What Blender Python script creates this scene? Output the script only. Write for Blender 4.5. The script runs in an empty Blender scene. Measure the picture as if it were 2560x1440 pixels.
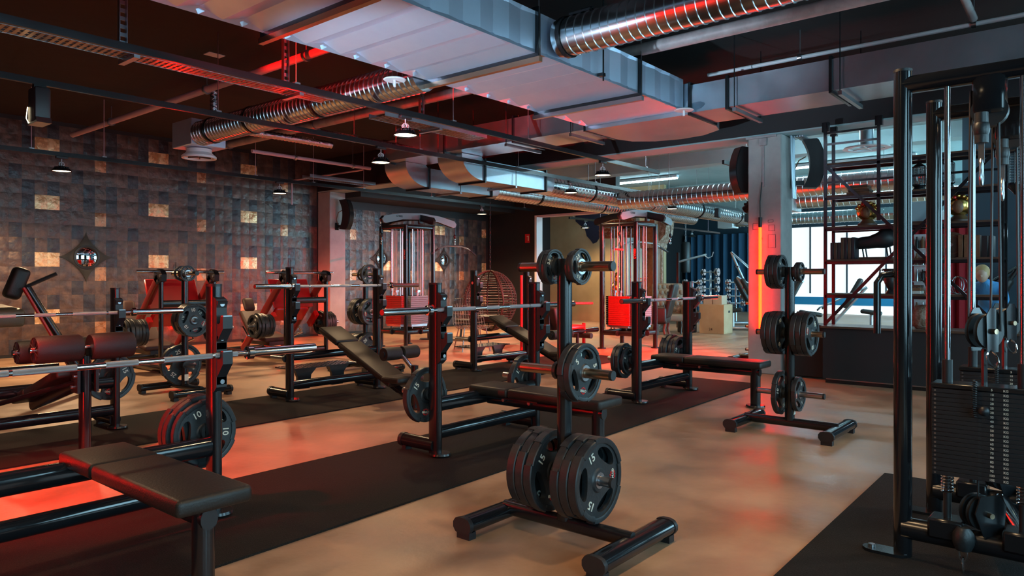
import bpy, bmesh, math, random
from mathutils import Vector, Matrix
random.seed(7)
R = math.radians
SC = bpy.context.scene
COL = SC.collection

# ------------------------------------------------------------------ camera, sky, exposure
PHI = math.atan2(1500, 1800)            # X runs right-and-away, Y left-and-away
cam_d = bpy.data.cameras.new('camera'); cam = bpy.data.objects.new('camera', cam_d); COL.objects.link(cam)
cam.location = (0, 0, 1.3)
cam.rotation_euler = (R(90), 0, PHI - R(90))
cam_d.sensor_width = 36; cam_d.lens = 1800 / 2560 * 36
cam_d.shift_y = -23 / 2560
cam_d.clip_start = 0.05; cam_d.clip_end = 200
SC.camera = cam
W = bpy.data.worlds.new('sky'); SC.world = W; W.use_nodes = True
bg = W.node_tree.nodes['Background']
bg.inputs[0].default_value = (0.40, 0.75, 0.92, 1); bg.inputs[1].default_value = 1.0
SC.view_settings.view_transform = 'Standard'
SC.view_settings.look = 'None'
SC.view_settings.exposure = 0.25
SC.view_settings.gamma = 1.0
SC.view_settings.use_curve_mapping = False
LAMP_W = 95.0          # warm pendant lamps
RED_E = 110.0
DAY_E = 9.0           # daylight in the windows of the right-hand wall           # red tubes

# ------------------------------------------------------------------ materials
MATS = {}
def mat(name, col, rough=0.5, metal=0.0, var=None, bump=None, emit=None, strength=0.0, spec=0.5, rvar=0.0, coat=0.0):
    m = bpy.data.materials.new(name); m.use_nodes = True
    nt = m.node_tree; b = nt.nodes['Principled BSDF']
    b.inputs['Base Color'].default_value = (*col, 1)
    b.inputs['Roughness'].default_value = rough
    b.inputs['Metallic'].default_value = metal
    b.inputs['Specular IOR Level'].default_value = spec
    if coat: b.inputs['Coat Weight'].default_value = coat
    if emit:
        b.inputs['Emission Color'].default_value = (*emit, 1); b.inputs['Emission Strength'].default_value = strength
    geo = None
    if var or bump or rvar:
        geo = nt.nodes.new('ShaderNodeNewGeometry')
    if var:
        scale, col2, lo, hi = var
        n = nt.nodes.new('ShaderNodeTexNoise'); n.inputs['Scale'].default_value = scale; n.inputs['Detail'].default_value = 6
        n.inputs['Roughness'].default_value = .6
        nt.links.new(geo.outputs['Position'], n.inputs['Vector'])
        r = nt.nodes.new('ShaderNodeMapRange'); r.inputs[1].default_value = lo; r.inputs[2].default_value = hi
        nt.links.new(n.outputs[0], r.inputs[0])
        mx = nt.nodes.new('ShaderNodeMix'); mx.data_type = 'RGBA'
        mx.inputs[6].default_value = (*col, 1); mx.inputs[7].default_value = (*col2, 1)
        nt.links.new(r.outputs[0], mx.inputs[0]); nt.links.new(mx.outputs[2], b.inputs['Base Color'])
        if rvar:
            q = nt.nodes.new('ShaderNodeMapRange'); q.inputs[1].default_value = lo; q.inputs[2].default_value = hi
            q.inputs[3].default_value = rough - rvar; q.inputs[4].default_value = rough + rvar
            nt.links.new(n.outputs[0], q.inputs[0]); nt.links.new(q.outputs[0], b.inputs['Roughness'])
    if bump:
        scale, st = bump
        n = nt.nodes.new('ShaderNodeTexNoise'); n.inputs['Scale'].default_value = scale; n.inputs['Detail'].default_value = 4
        nt.links.new(geo.outputs['Position'], n.inputs['Vector'])
        bp = nt.nodes.new('ShaderNodeBump'); bp.inputs['Strength'].default_value = st; bp.inputs['Distance'].default_value = .02
        nt.links.new(n.outputs[0], bp.inputs['Height']); nt.links.new(bp.outputs[0], b.inputs['Normal'])
    MATS[name] = m
    return m

mat('floor', (.25, .14, .08), .42, 0, (2.0, (.44, .27, .165), .33, .68), (16, .12), rvar=.11)
mat('rubber_mat', (.009, .0065, .005), .85, 0, (160, (.05, .036, .028), .56, .72), (180, .5), spec=.25)
mat('black_metal', (.009, .0095, .011), .24, 0, None, None, spec=.55)
mat('black_gloss', (.008, .009, .011), .13, 0, None, None, spec=.6)
mat('black_plastic', (.012, .013, .015), .45)
mat('rubber', (.014, .017, .019), .42, 0, (40, (.022, .026, .029), .4, .7), (90, .08))
mat('chrome', (.72, .72, .74), .12, 1)
mat('knurl', (.50, .51, .54), .42, 1, None, (600, .5))
mat('steel', (.42, .42, .44), .3, 1)
mat('brass_rod', (.46, .33, .22), .28, 1)
mat('galv', (.46, .55, .62), .36, 1, (3, (.52, .60, .67), .4, .65), None, rvar=.02)
mat('galv_dull', (.66, .74, .90), .38, .8, (2.2, (.60, .68, .84), .35, .65), None, rvar=.03)
mat('spiral', (.55, .56, .58), .22, 1)
mat('foil', (.55, .6, .66), .25, 1, None, (30, .8))
mat('ceiling_black', (.010, .009, .010), .85, 0, None, (5, .2))
mat('concrete', (.30, .30, .29), .8, 0, (2.0, (.40, .40, .385), .35, .65), (25, .12))
mat('concrete_cool_lit', (.27, .40, .42), .85, 0, (1.2, (.33, .47, .49), .35, .65), (12, .1))  # cool daylight cast of the far hall tinted into the concrete
mat('black_paint', (.010, .010, .012), .6, 0, None, (6, .05))
mat('tan_wall', (.34, .25, .13), .8, 0, (1.4, (.42, .31, .17), .35, .65))
mat('leather', (.015, .012, .010), .46, 0, None, (120, .12), spec=.38)
mat('leather_tan', (.10, .075, .045), .42, 0, None, (120, .12))
mat('foam', (.006, .0065, .007), .55, 0, None, (200, .2))
mat('white_print', (.62, .60, .50), .6)
mat('red_print', (.62, .012, .012), .5)
mat('red_paint_and_cast', (.50, .006, .008), .3)  # real red paint, and red lamp light put into machine colours
mat('pad_red', (.035, .010, .009), .6)
mat('stack_red_lit', (.30, .008, .008), .4)
mat('beam_blue', (.14, .19, .21), .4)
mat('rail_red_lit', (.16, .008, .008), .35)  # red lamp light on the leg press rails put into their colour
mat('red_cloth', (.34, .008, .016), .8)
mat('pipe_grey', (.36, .33, .33), .5, 0, (8, (.29, .26, .26), .4, .6))
mat('pipe_pink_lit', (.52, .36, .42), .45)  # pink cast of the red lamps put into the pipe colour
mat('white_metal', (.62, .64, .66), .45)
mat('wicker', (.035, .028, .02), .6)
mat('wood', (.20, .085, .035), .55, 0, (9, (.12, .045, .018), .35, .65), (30, .3))
mat('wood_dark', (.055, .026, .015), .5, 0, (9, (.09, .04, .02), .35, .65))
mat('carved', (.17, .10, .06), .7, 0, (14, (.34, .27, .21), .45, .62), (45, 1.0))
mat('plywood', (.46, .29, .15), .6, 0, (3, (.52, .35, .20), .35, .65))
mat('card', (.52, .38, .27), .75)
mat('capitone', (.17, .14, .10), .5)
mat('blue_curtain', (.010, .055, .11), .8)
mat('blue_panel', (.012, .030, .045), .7)
mat('blue_band', (.02, .22, .40), .6)
mat('mural', (.010, .013, .035), .8)
mat('glass_mirror', (.75, .78, .80), .03, 1)
mat('window_glow', (.8, .8, .8), .5, emit=(.64, .66, .665), strength=1.0)
mat('daylight', (.8, .8, .8), .5, emit=(.40, .76, .95), strength=DAY_E)
mat('daylight_hall', (.8, .8, .8), .5, emit=(.36, .76, .95), strength=24)
mat('rod_chrome', (.36, .36, .38), .2, 1)
mat('red_tube_column', (.9, .05, .01), .4, emit=(1.0, .0066, .0004), strength=48)
mat('lamp_glow', (.9, .8, .6), .5, emit=(1.0, .82, .52), strength=7.0)
mat('light_tube', (.8, .9, .9), .5, emit=(.55, .88, 1.0), strength=40)
mat('red_tube', (.9, .05, .01), .4, emit=(1.0, .003, .0002), strength=RED_E)
mat('tile_black', (.030, .026, .031), .40, .25, (7, (.062, .050, .054), .4, .65), (9, .7), rvar=.08)
mat('tile_brown', (.075, .047, .040), .40, .3, (7, (.15, .088, .066), .4, .65), (9, .7), rvar=.08)
mat('tile_copper', (.36, .15, .07), .30, .35, (8, (.55, .25, .12), .42, .62), (9, .7), rvar=.08)
mat('tile_gold', (.62, .32, .14), .28, .35, (9, (.80, .50, .26), .42, .6), (9, .7), rvar=.08)
mat('gold', (.75, .48, .14), .22, 1)
mat('skin', (.46, .27, .19), .5)
mat('hair', (.42, .26, .11), .5)
mat('blue_shirt', (.05, .22, .45), .8)
mat('paper', (.55, .52, .46), .8)
mat('flower', (.62, .05, .02), .6)
mat('glass_box', (.30, .42, .46), .05, 0, None, None, spec=.8)
mat('candle', (.5, .02, .02), .4)

# ------------------------------------------------------------------ mesh helpers
class MB:
    def __init__(s): s.v = []; s.f = []; s.m = []; s.mi = 0
    def add(s, vs, fs):
        n = len(s.v); s.v += [tuple(v) for v in vs]
        for f in fs: s.f.append([i + n for i in f]); s.m.append(s.mi)
        return s
    def box(s, c, d, rot=None):
        cx, cy, cz = c; x, y, z = d[0] / 2, d[1] / 2, d[2] / 2
        vs = [Vector((a * x, b * y, e * z)) for e in (-1, 1) for b in (-1, 1) for a in (-1, 1)]
        if rot is not None: vs = [rot @ v for v in vs]
        vs = [v + Vector(c) for v in vs]
        return s.add(vs, [(0, 2, 3, 1), (4, 5, 7, 6), (0, 1, 5, 4), (2, 6, 7, 3), (0, 4, 6, 2), (1, 3, 7, 5)])
    def rbox(s, c, d, bev, seg=2, rot=None):
        bm = bmesh.new(); bmesh.ops.create_cube(bm, size=1)
        bmesh.ops.scale(bm, vec=d, verts=bm.verts)
        bmesh.ops.bevel(bm, geom=bm.edges[:], offset=bev, segments=seg, affect='EDGES', profile=.5)
        vs = [v.co.copy() for v in bm.verts]; bm.verts.index_update()
        fs = [[v.index for v in f.verts] for f in bm.faces]; bm.free()
        if rot is not None: vs = [rot @ v for v in vs]
        return s.add([v + Vector(c) for v in vs], fs)
    def sweep(s, pts, sec, up=None, closed=False, caps=True):
        # sec: list of (a,b) around the path; a along side vector, b along up vector
        pts = [Vector(p) for p in pts]; n = len(pts); k = len(sec); rings = []
        ref = Vector(up) if up else None
        last = None
        for i in range(n):
            if closed: t = pts[(i + 1) % n] - pts[i - 1]
            else: t = pts[min(i + 1, n - 1)] - pts[max(i - 1, 0)]
            if t.length < 1e-9: t = Vector((0, 0, 1))
            t.normalize()
            u = ref if ref is not None else (last if last is not None else (Vector((0, 0, 1)) if abs(t.z) < .9 else Vector((0, 1, 0))))
            side = t.cross(u)
            if side.length < 1e-6: side = t.cross(Vector((1, 0, 0)))
            side.normalize(); uu = side.cross(t).normalized(); last = uu
            rings.append([pts[i] + side * a + uu * b for a, b in sec])
        vs = [v for r in rings for v in r]; fs = []
        for i in range(n if closed else n - 1):
            j = (i + 1) % n
            for q in range(k):
                w = (q + 1) % k
                fs.append((i * k + q, i * k + w, j * k + w, j * k + q))
        if caps and not closed:
            fs.append(tuple(range(k))[::-1]); fs.append(tuple(range((n - 1) * k, n * k)))
        return s.add(vs, fs)
    def tube(s, pts, r, n=10, closed=False, up=None, caps=True):
        return s.sweep(pts, [(r * math.cos(2 * math.pi * i / n), r * math.sin(2 * math.pi * i / n)) for i in range(n)], up, closed, caps)
    def oval(s, p0, p1, w, h, up=(0, 1, 0), n=5):
        # stadium section: w across (side), h along up
        sec = []
        r = min(w, h) / 2
        if h >= w:
            e = h / 2 - r
            sec = [(r * math.cos(a), e + r * math.sin(a)) for a in [math.pi * i / n for i in range(n + 1)]] + \
                  [(r * math.cos(a), -e + r * math.sin(a)) for a in [math.pi + math.pi * i / n for i in range(n + 1)]]
        else:
            e = w / 2 - r
            sec = [(e + r * math.cos(a), r * math.sin(a)) for a in [-math.pi / 2 + math.pi * i / n for i in range(n + 1)]] + \
                  [(-e + r * math.cos(a), r * math.sin(a)) for a in [math.pi / 2 + math.pi * i / n for i in range(n + 1)]]
        return s.sweep([p0, p1], sec, up)
    def cone(s, p0, p1, r0, r1, n=16):
        p0, p1 = Vector(p0), Vector(p1); t = (p1 - p0).normalized()
        u = Vector((0, 0, 1)) if abs(t.z) < .9 else Vector((0, 1, 0))
        a = t.cross(u).normalized(); b = a.cross(t)
        vs = []
        for p, r in ((p0, r0), (p1, r1)):
            vs += [p + a * (r * math.cos(2 * math.pi * i / n)) + b * (r * math.sin(2 * math.pi * i / n)) for i in range(n)]
        fs = [(i, (i + 1) % n, n + (i + 1) % n, n + i) for i in range(n)] + [tuple(range(n))[::-1], tuple(range(n, 2 * n))]
        return s.add(vs, fs)
    def lathe(s, prof, o=(0, 0, 0), axis='Z', n=20, arc=(0, 2 * math.pi)):
        # prof: list (r, t) along axis
        o = Vector(o); full = abs(arc[1] - arc[0] - 2 * math.pi) < 1e-6
        m = n if full else n + 1; vs = []
        for r, t in prof:
            for i in range(m):
                a = arc[0] + (arc[1] - arc[0]) * i / n
                x, y = r * math.cos(a), r * math.sin(a)
                vs.append(o + (Vector((x, y, t)) if axis == 'Z' else Vector((x, t, y)) if axis == 'Y' else Vector((t, x, y))))
        fs = []
        for k in range(len(prof) - 1):
            for i in range(n):
                j = (i + 1) % m
                fs.append((k * m + i, k * m + j, (k + 1) * m + j, (k + 1) * m + i))
        return s.add(vs, fs)
    def prism(s, poly, plane, c0, c1):
        # poly 2D points; plane 'YZ' extrude x from c0 to c1, 'XZ' extrude y, 'XY' extrude z
        def mk(p, c): return (c, p[0], p[1]) if plane == 'YZ' else (p[0], c, p[1]) if plane == 'XZ' else (p[0], p[1], c)
        n = len(poly)
        vs = [mk(p, c0) for p in poly] + [mk(p, c1) for p in poly]
        fs = [tuple(range(n))[::-1], tuple(range(n, 2 * n))] + [(i, (i + 1) % n, n + (i + 1) % n, n + i) for i in range(n)]
        return s.add(vs, fs)
    def ball(s, c, r, n=10, m=7, sc=(1, 1, 1)):
        prof = []
        vs = []; c = Vector(c)
        for k in range(m + 1):
            th = math.pi * k / m
            for i in range(n):
                a = 2 * math.pi * i / n
                vs.append(c + Vector((r * sc[0] * math.sin(th) * math.cos(a), r * sc[1] * math.sin(th) * math.sin(a), r * sc[2] * math.cos(th))))
        fs = [(k * n + i, (k + 1) * n + i, (k + 1) * n + (i + 1) % n, k * n + (i + 1) % n) for k in range(m) for i in range(n)]
        return s.add(vs, fs)
    def mesh(s, name, mats, angle=38):
        me = bpy.data.meshes.new(name); me.from_pydata(s.v, [], s.f)
        for m in (mats if isinstance(mats, (list, tuple)) else [mats]):
            me.materials.append(MATS[m])
        if any(s.m): me.polygons.foreach_set('material_index', s.m)
        bm = bmesh.new(); bm.from_mesh(me)
        bmesh.ops.remove_doubles(bm, verts=bm.verts, dist=1e-6)
        bmesh.ops.recalc_face_normals(bm, faces=bm.faces); bm.to_mesh(me); bm.free()
        me.shade_smooth(); me.set_sharp_from_angle(angle=R(angle)); me.update()
        return me
    def obj(s, name, mats, parent=None, angle=38):
        return link(name, s.mesh(name, mats, angle), parent)

def link(name, me, parent=None, loc=None, rot=None):
    o = bpy.data.objects.new(name, me); COL.objects.link(o); o.parent = parent
    if loc is not None: o.location = loc
    if rot is not None: o.rotation_euler = rot
    return o
def tag(o, label, cat, group=None):
    o['label'] = label; o['category'] = cat
    if group: o['group'] = group
    return o
def thing(name, label, cat, loc=(0, 0, 0), rotz=0, group=None):
    o = bpy.data.objects.new(name, None); COL.objects.link(o); o.empty_display_size = .1
    o.location = loc; o.rotation_euler = (0, 0, rotz)
    return tag(o, label, cat, group)
def struct(o, label=None):
    o['kind'] = 'structure'
    if label: o['label'] = label
    return o
def copy_tree(o, parent=None):
    c = o.copy(); COL.objects.link(c); c.parent = parent
    for ch in o.children: copy_tree(ch, c)
    return c
TXT = {}
def text_mesh(t, size, m, depth=.0012, mirror=False):
    key = (t, size, m)
    if key in TXT: return TXT[key]
    cu = bpy.data.curves.new('txt', 'FONT'); cu.body = t; cu.size = size; cu.extrude = depth; cu.resolution_u = 3
    cu.align_x = 'CENTER'; cu.align_y = 'CENTER'; cu.offset = size * .012
    o = bpy.data.objects.new('txt', cu); COL.objects.link(o)
    dg = bpy.context.evaluated_depsgraph_get(); dg.update()
    me = bpy.data.meshes.new_from_object(o.evaluated_get(dg)); me.name = 'lettering'
    bpy.data.objects.remove(o); bpy.data.curves.remove(cu)
    me.materials.clear(); me.materials.append(MATS[m])
    TXT[key] = me
    return me

# ------------------------------------------------------------------ the room
CEIL = 4.0
WALL = 13.9
def slab(name, x0, x1, y0, y1, z0, z1, m, parent=None):
    return MB().box(((x0 + x1) / 2, (y0 + y1) / 2, (z0 + z1) / 2), (x1 - x0, y1 - y0, z1 - z0)).obj(name, m, parent)
struct(slab('floor', -6, 30, -6, 14.4, -.2, 0, 'floor'))
struct(slab('ceiling', -6, 9.77, -6, 14.4, CEIL, CEIL + .2, 'ceiling_black'))
struct(slab('ceiling', 9.77, 30, -6, 14.4, CEIL, CEIL + .2, 'concrete_cool_lit'))
wl = struct(slab('wall_left', -6, 30, WALL, WALL + .3, 0, CEIL, 'black_paint'))
# concrete beam over the column line: black face, bare soffit
bm_ = MB().box((9.985, 4.0, 3.64), (.43, 20.0, .72)); beam = struct(bm_.obj('beam', 'black_paint'))
sf = MB().box((9.985, 4.0, 3.27), (.43, 20.0, .02)).obj('soffit', 'concrete_cool_lit', beam)
b2 = MB().box((19.5, 4.0, 3.75), (.5, 20, .5)); struct(b2.obj('beam', 'concrete_cool_lit'))
b3 = MB().box((14.5, 4.0, 3.86), (.4, 20, .28)); struct(b3.obj('beam', 'concrete_cool_lit'))
# lowered soffit in front of the back part of the left wall
struct(slab('soffit', 10.2, 15.6, 12.9, WALL, 3.14, CEIL, 'black_paint'))
# concrete columns
def column(x0, x1, y0, y1, h=3.26):
    m = MB().rbox(((x0 + x1) / 2, (y0 + y1) / 2, h / 2), (x1 - x0, y1 - y0, h), .012, 1)
    return struct(m.obj('column', 'concrete'))
colm = column(9.77, 10.2, 3.42, 3.88)
colf = column(9.77, 10.2, 13.45, 13.899)
cold = column(.12, .55, 4.78, 5.2, CEIL)  # unseen column added to carry the lamps at left
# ---- black partition across the back with an opening
bw = struct(slab('wall_back', 15.6, 15.8, 12.07, WALL, 0, CEIL, 'black_paint'))
struct(slab('wall_back', 15.6, 15.8, 9.6, 12.07, 3.02, CEIL, 'black_paint'))
dr = MB().box((15.58, 12.04, 1.51), (.26, .07, 3.02)).obj('door_1', 'white_metal'); struct(dr)
MB().box((15.58, 10.8, 3.0), (.26, 2.4, .05)).obj('lintel', 'pipe_pink_lit', dr)
tw = struct(slab('wall_tan', 18.6, 18.75, 9.85, WALL, 0, CEIL, 'tan_wall'))
# dark painted drip figure on the tan wall
pts = [(12.9, 3.55), (11.75, 3.55), (11.72, 3.25), (11.78, 3.0), (11.9, 2.85), (11.98, 2.6), (12.12, 2.42), (12.25, 2.38), (12.35, 2.5), (12.48, 2.62), (12.55, 2.85), (12.75, 2.98), (12.9, 3.1)]
tag(MB().prism(pts, 'YZ', 18.585, 18.6).obj('wall_mural', 'mural'), 'dark blue jagged shape painted on the tan wall behind the opening', 'mural')
d2 = MB().box((18.55, 11.0, 1.35), (.1, .09, 2.7)).box((18.55, 10.0, 1.35), (.1, .09, 2.7)).box((18.55, 10.5, 2.7), (.1, 1.09, .09)).obj('door_2', 'white_metal'); struct(d2)
MB().box((18.57, 10.5, 1.32), (.04, .92, 2.62)).obj('door_leaf', 'concrete_cool_lit', d2)
MB().lathe([(0, -.05), (.05, -.05), (.05, 0), (0, 0)], (18.5, 10.8, 2.35), 'X', 12).obj('door_closer', 'black_plastic', d2)
# ---- far end of the hall: panels, curtain, glowing window
struct(slab('wall_far', 28.0, 28.3, -6, WALL, 3.25, CEIL, 'blue_panel'))
struct(slab('wall_far', 28.0, 28.3, 10.1, WALL, 0, 3.25, 'blue_panel'))
struct(slab('wall_far', 28.0, 28.3, -6, 4.9, 0, 3.25, 'blue_panel'))
wn = struct(slab('window_1', 28.12, 28.2, 4.9, 10.1, .62, 3.25, 'window_glow'))
for y in (6.15, 7.45, 8.75):
    MB().box((28.08, y, 2.0), (.06, .045, 2.5)).obj('mullion', 'blue_panel', wn)
struct(slab('window_2', 28.12, 28.2, 4.9, 10.1, .0, .33, 'window_glow'))
struct(slab('trim_1', 27.98, 28.15, 4.9, 10.1, .33, .62, 'blue_band'))
cv = MB()
n = 60; prof = [(28.0 - .22 - .07 * math.sin(i * 1.05) - .03 * math.sin(i * 2.3), 10.2 + 3.5 * i / n) for i in range(n + 1)]
cv.sweep([(a, b, 0) for a, b in prof], [(-.012, 0), (.012, 0), (.012, 3.1), (-.012, 3.1)], up=(0, 0, 1))
tag(cv.obj('curtain', 'blue_curtain'), 'long dark blue pleated curtain on the far wall left of the bright window', 'curtain')

# ---- right-hand wall with daylight windows, and the wall behind the viewer
xw = [(-4.2, -2.4), (-.6, 1.4), (3.2, 5.2), (7.0, 9.0), (10.8, 13.2), (15.0, 20.5), (21.5, 27.0)]
edges_ = [-6.0] + [q for w_ in xw for q in w_] + [30.0]
for a, b in zip(edges_[::2], edges_[1::2]): struct(slab('wall_right', a, b, -3.5, -3.2, 0, CEIL, 'black_paint'))
for k, (a, b) in enumerate(xw):
    struct(slab('wall_right', a, b, -3.5, -3.2, 0, .7, 'black_paint')); struct(slab('wall_right', a, b, -3.5, -3.2, 3.3, CEIL, 'black_paint'))
    w_ = struct(slab('window_%d' % (3 + k), a, b, -3.42, -3.38, .7, 3.3, 'daylight_hall' if a > 14 else 'daylight'))
    nb = max(1, int((b - a) / 1.1))
    for q in range(nb + 1): MB().box((a + (b - a) * q / nb, -3.34, 2.0), (.06, .08, 2.6)).obj('mullion', 'black_metal', w_)
struct(slab('wall_near', -6.2, -6.0, -3.5, 14.2, 0, CEIL, 'black_paint'))
# ---- copper tiles: every tile a slightly dished sheet of its own
TW, TH = 1.86 / 10, .2425
def tile_mesh(mt, k):
    rnd = random.Random(k * 13 + 5); m = MB(); g = 4
    d = [[0.003 + (.005 + .004 * rnd.random()) * (1 - abs(2 * i / g - 1) ** 2.4) * (1 - abs(2 * j / g - 1) ** 2.4) + rnd.uniform(-.001, .001) for i in range(g + 1)] for j in range(g + 1)]
    w, h = TW - .0015, TH - .0015
    vs = [((i / g - .5) * w, -d[j][i], (j / g - .5) * h) for j in range(g + 1) for i in range(g + 1)]
    fs = [(j * (g + 1) + i, j * (g + 1) + i + 1, (j + 1) * (g + 1) + i + 1, (j + 1) * (g + 1) + i) for j in range(g) for i in range(g)]
    ring = [i for i in range(g)] + [j * (g + 1) + g for j in range(g)] + [g * (g + 1) + i for i in range(g, 0, -1)] + [j * (g + 1) for j in range(g, 0, -1)]
    nb = len(vs); vs += [(vs[i][0], 0, vs[i][2]) for i in ring]
    L = len(ring); fs += [(ring[q], nb + q, nb + (q + 1) % L, ring[(q + 1) % L]) for q in range(L)]
    m.add(vs, fs); return m.mesh('tile', mt, 60)
TMATS = ['tile_black', 'tile_brown', 'tile_copper', 'tile_gold']
TM = {(a, k): tile_mesh(a, k) for a in TMATS for k in range(4)}
def tile_kind(i, j):
    c, r = i % 10, j % 4
    if r == 0 and c in (2, 3): return 'tile_gold'
    if r == 3 and c == 7: return 'tile_copper'
    if c in (4, 9) : return 'tile_brown'
    h = (c * 7 + r * 3 + c * r) % 5
    return 'tile_brown' if h in (0, 3) else 'tile_black' if h != 4 else 'tile_brown'
X0 = 4.25 - 2.5 * TW - TW * 10        # columns 2,3 (bright pair) centred on X=4.25
Z0 = 1.87 - 1.5 * TH - TH * 4         # bright pair row 0 at z=1.81
cells = []
for i in range(-8, 75):
    x = X0 + (i + .5) * TW
    if x < 1.8 or x > 15.5 or 9.65 < x < 10.3: continue
    for j in range(-3, 20):
        z = Z0 + (j + .5) * TH
        if z < TH / 2 or z > (CEIL if x < 9.8 else 3.14) - TH / 2 + .02: continue
        near = 1.0 / (x * .768 + WALL * .64)
        cells.append((near if (z > 1.0 and x > 3.5) else near * .1, x, z, i, j))
cells.sort(reverse=True)
rest = MB()
for q, (_, x, z, i, j) in enumerate(cells):
    kd = tile_kind(i, j); me = TM[(kd, (i * 3 + j * 5) % 4)]
    if q < 300:
        link('tile', me, wl, (x, WALL - .001, z))
    else:
        rest.mi = TMATS.index(kd)
        rest.add([(v.co.x + x, v.co.y + WALL - .001, v.co.z + z) for v in me.vertices], [list(p.vertices) for p in me.polygons])
ro = rest.obj('tile_field', TMATS, wl, 60); ro['kind'] = 'stuff'

# ---- rubber mats
def matq(pts, label):
    m = MB().prism(pts, 'XY', 0.0, .012)
    return tag(m.obj('rubber_mat', 'rubber_mat'), label, 'mat')
matq([(-2.5, 2.95), (8.75, 3.33), (8.75, 4.42), (-2.5, 4.30)], 'long black rubber mat under the front row of flat benches')
matq([(-2.5, 5.72), (10.3, 5.98), (10.3, 7.28), (-2.5, 7.02)], 'long black rubber mat under the second row of sloping benches')
matq([(1.2, -1.6), (5.26, -1.6), (5.26, 1.16), (1.2, 1.10)], 'black speckled rubber mat under the cable frame at right')
# ------------------------------------------------------------------ ducts
def ribbed(axis, a0, a1, b0, b1, z0, z1, step=.2, dep=.012):
    """rectangular sheet duct along axis with folded cross ribs on bottom and sides"""
    m = MB(); n = max(2, int(round((a1 - a0) / step))); n += n % 2; st = (a1 - a0) / n; t = .03
    rings = []
    for i in range(n + 1):
        rings.append((a0 + i * st, dep if i % 2 else 0.0))
    vs = []
    for a, e in rings:
        sec = [(b0, z0), (b0 + t, z0 + e), (b1 - t, z0 + e), (b1, z0), (b1 - e * .4, z0 + t), (b1 - e * .4, z1 - t), (b1, z1), (b0, z1), (b0 + e * .4, z1 - t), (b0 + e * .4, z0 + t)]
        vs += [(a, b, z) if axis == 'X' else (b, a, z) for b, z in sec]
    k = 10; fs = []
    for i in range(len(rings) - 1):
        for q in range(k):
            fs.append((i * k + q, i * k + (q + 1) % k, (i + 1) * k + (q + 1) % k, (i + 1) * k + q))
    q = (len(rings) - 1) * k
    fs += [tuple(range(k))[::-1], tuple(range(q, q + k))]
    return m.add(vs, fs)
def flange(axis, a, b0, b1, z0, z1, w=.03, o=.035):
    m = MB()
    for (c, d) in (((b0 - o / 2, (z0 + z1) / 2), (o, z1 - z0 + 2 * o)), ((b1 + o / 2, (z0 + z1) / 2), (o, z1 - z0 + 2 * o)),
                   (((b0 + b1) / 2, z0 - o / 2), (b1 - b0, o)), (((b0 + b1) / 2, z1 + o / 2), (b1 - b0, o))):
        if axis == 'X': m.box((a, c[0], c[1]), (w, d[0], d[1]))
        else: m.box((c[0], a, c[1]), (d[0], w, d[1]))
    return m
def rod(x, y, z0, z1=CEIL, r=.006):
    return MB().tube([(x, y, z0), (x, y, z1)], r, 6)
DY0, DY1, DZ0, DZ1 = 3.82, 5.17, 3.25, 3.61
md = thing('main_duct', 'broad flat galvanised air duct with ribbed underside crossing the ceiling', 'air duct', (0, 0, 0))
xs = [-2.2, -.4, 1.36, 3.13, 4.91, 6.66, 7.70]
for a, b in zip(xs, xs[1:]):
    s_ = ribbed('X', a + .015, b - .015, DY0, DY1, DZ0, DZ1, .2, .055).obj('duct_section', 'galv_dull', md, 5)
for a in xs[1:-1]:
    flange('X', a, DY0, DY1, DZ0, DZ1).obj('flange', 'black_metal', md)
    MB().box((a, (DY0 + DY1) / 2, DZ0 - .06), (.045, DY1 - DY0 + .1, .045)).obj('carrier_rail', 'brass_rod' if a < 5 else 'steel', md)
    for y in (DY0 - .03, DY1 + .03): rod(a, y, DZ0 - .05).obj('hanger_rod', 'steel', md)
for x in (5.9, 2.2): 
    MB().tube([(x, DY0 - .05, DZ0 - .04), (x, DY0 - .05, CEIL)], .008, 6).box((x, DY0 - .03, DZ0 + .02), (.05, .06, .03)).obj('hanger_rod', 'black_metal', md)
cd_ = thing('cross_duct', 'rectangular galvanised duct running crosswise in front of the concrete beam', 'air duct', (0, 0, 0))
CX0, CX1, CZ0, CZ1 = 7.72, 8.40, 3.22, 3.54
ys = [-3.0, -1.2, .55, 2.2, 3.3, 3.75]
for a, b in zip(ys, ys[1:]): ribbed('Y', a + .012, b - .012, CX0, CX1, CZ0, CZ1, .45, .006).obj('duct_section', 'galv', cd_, 12)
ys2 = [5.2, 6.4, 7.75, 9.15]
for a, b in zip(ys2, ys2[1:]): ribbed('Y', a + .012, b - .012, CX0, CX1, CZ0, CZ1, .2, .008).obj('duct_section', 'galv', cd_, 12)
for a in ys[1:] + ys2: flange('Y', a, CX0, CX1, CZ0, CZ1, .03, .03).obj('flange', 'black_metal', cd_)
for y in (2.1, 3.2, 5.4, 6.5, 7.85):
    MB().box((8.06, y, CZ0 - .05), (.8, .04, .04)).obj('carrier_rail', 'steel', cd_)
    for x in (7.67, 8.45): rod(x, y, CZ0 - .05).obj('hanger_rod', 'black_metal', cd_)
for (x_, y_) in ((4.58, 5.28), (7.5, 3.72)):
    MB().lathe([(0, 0), (.10, 0), (.11, .008), (.10, .016), (0, .016)], (x_, y_, 3.2), 'Z', 20).tube([(x_, y_, 3.14), (x_, y_, 3.2)], .012, 8).obj('inspection_disc', 'white_metal', md)
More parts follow.
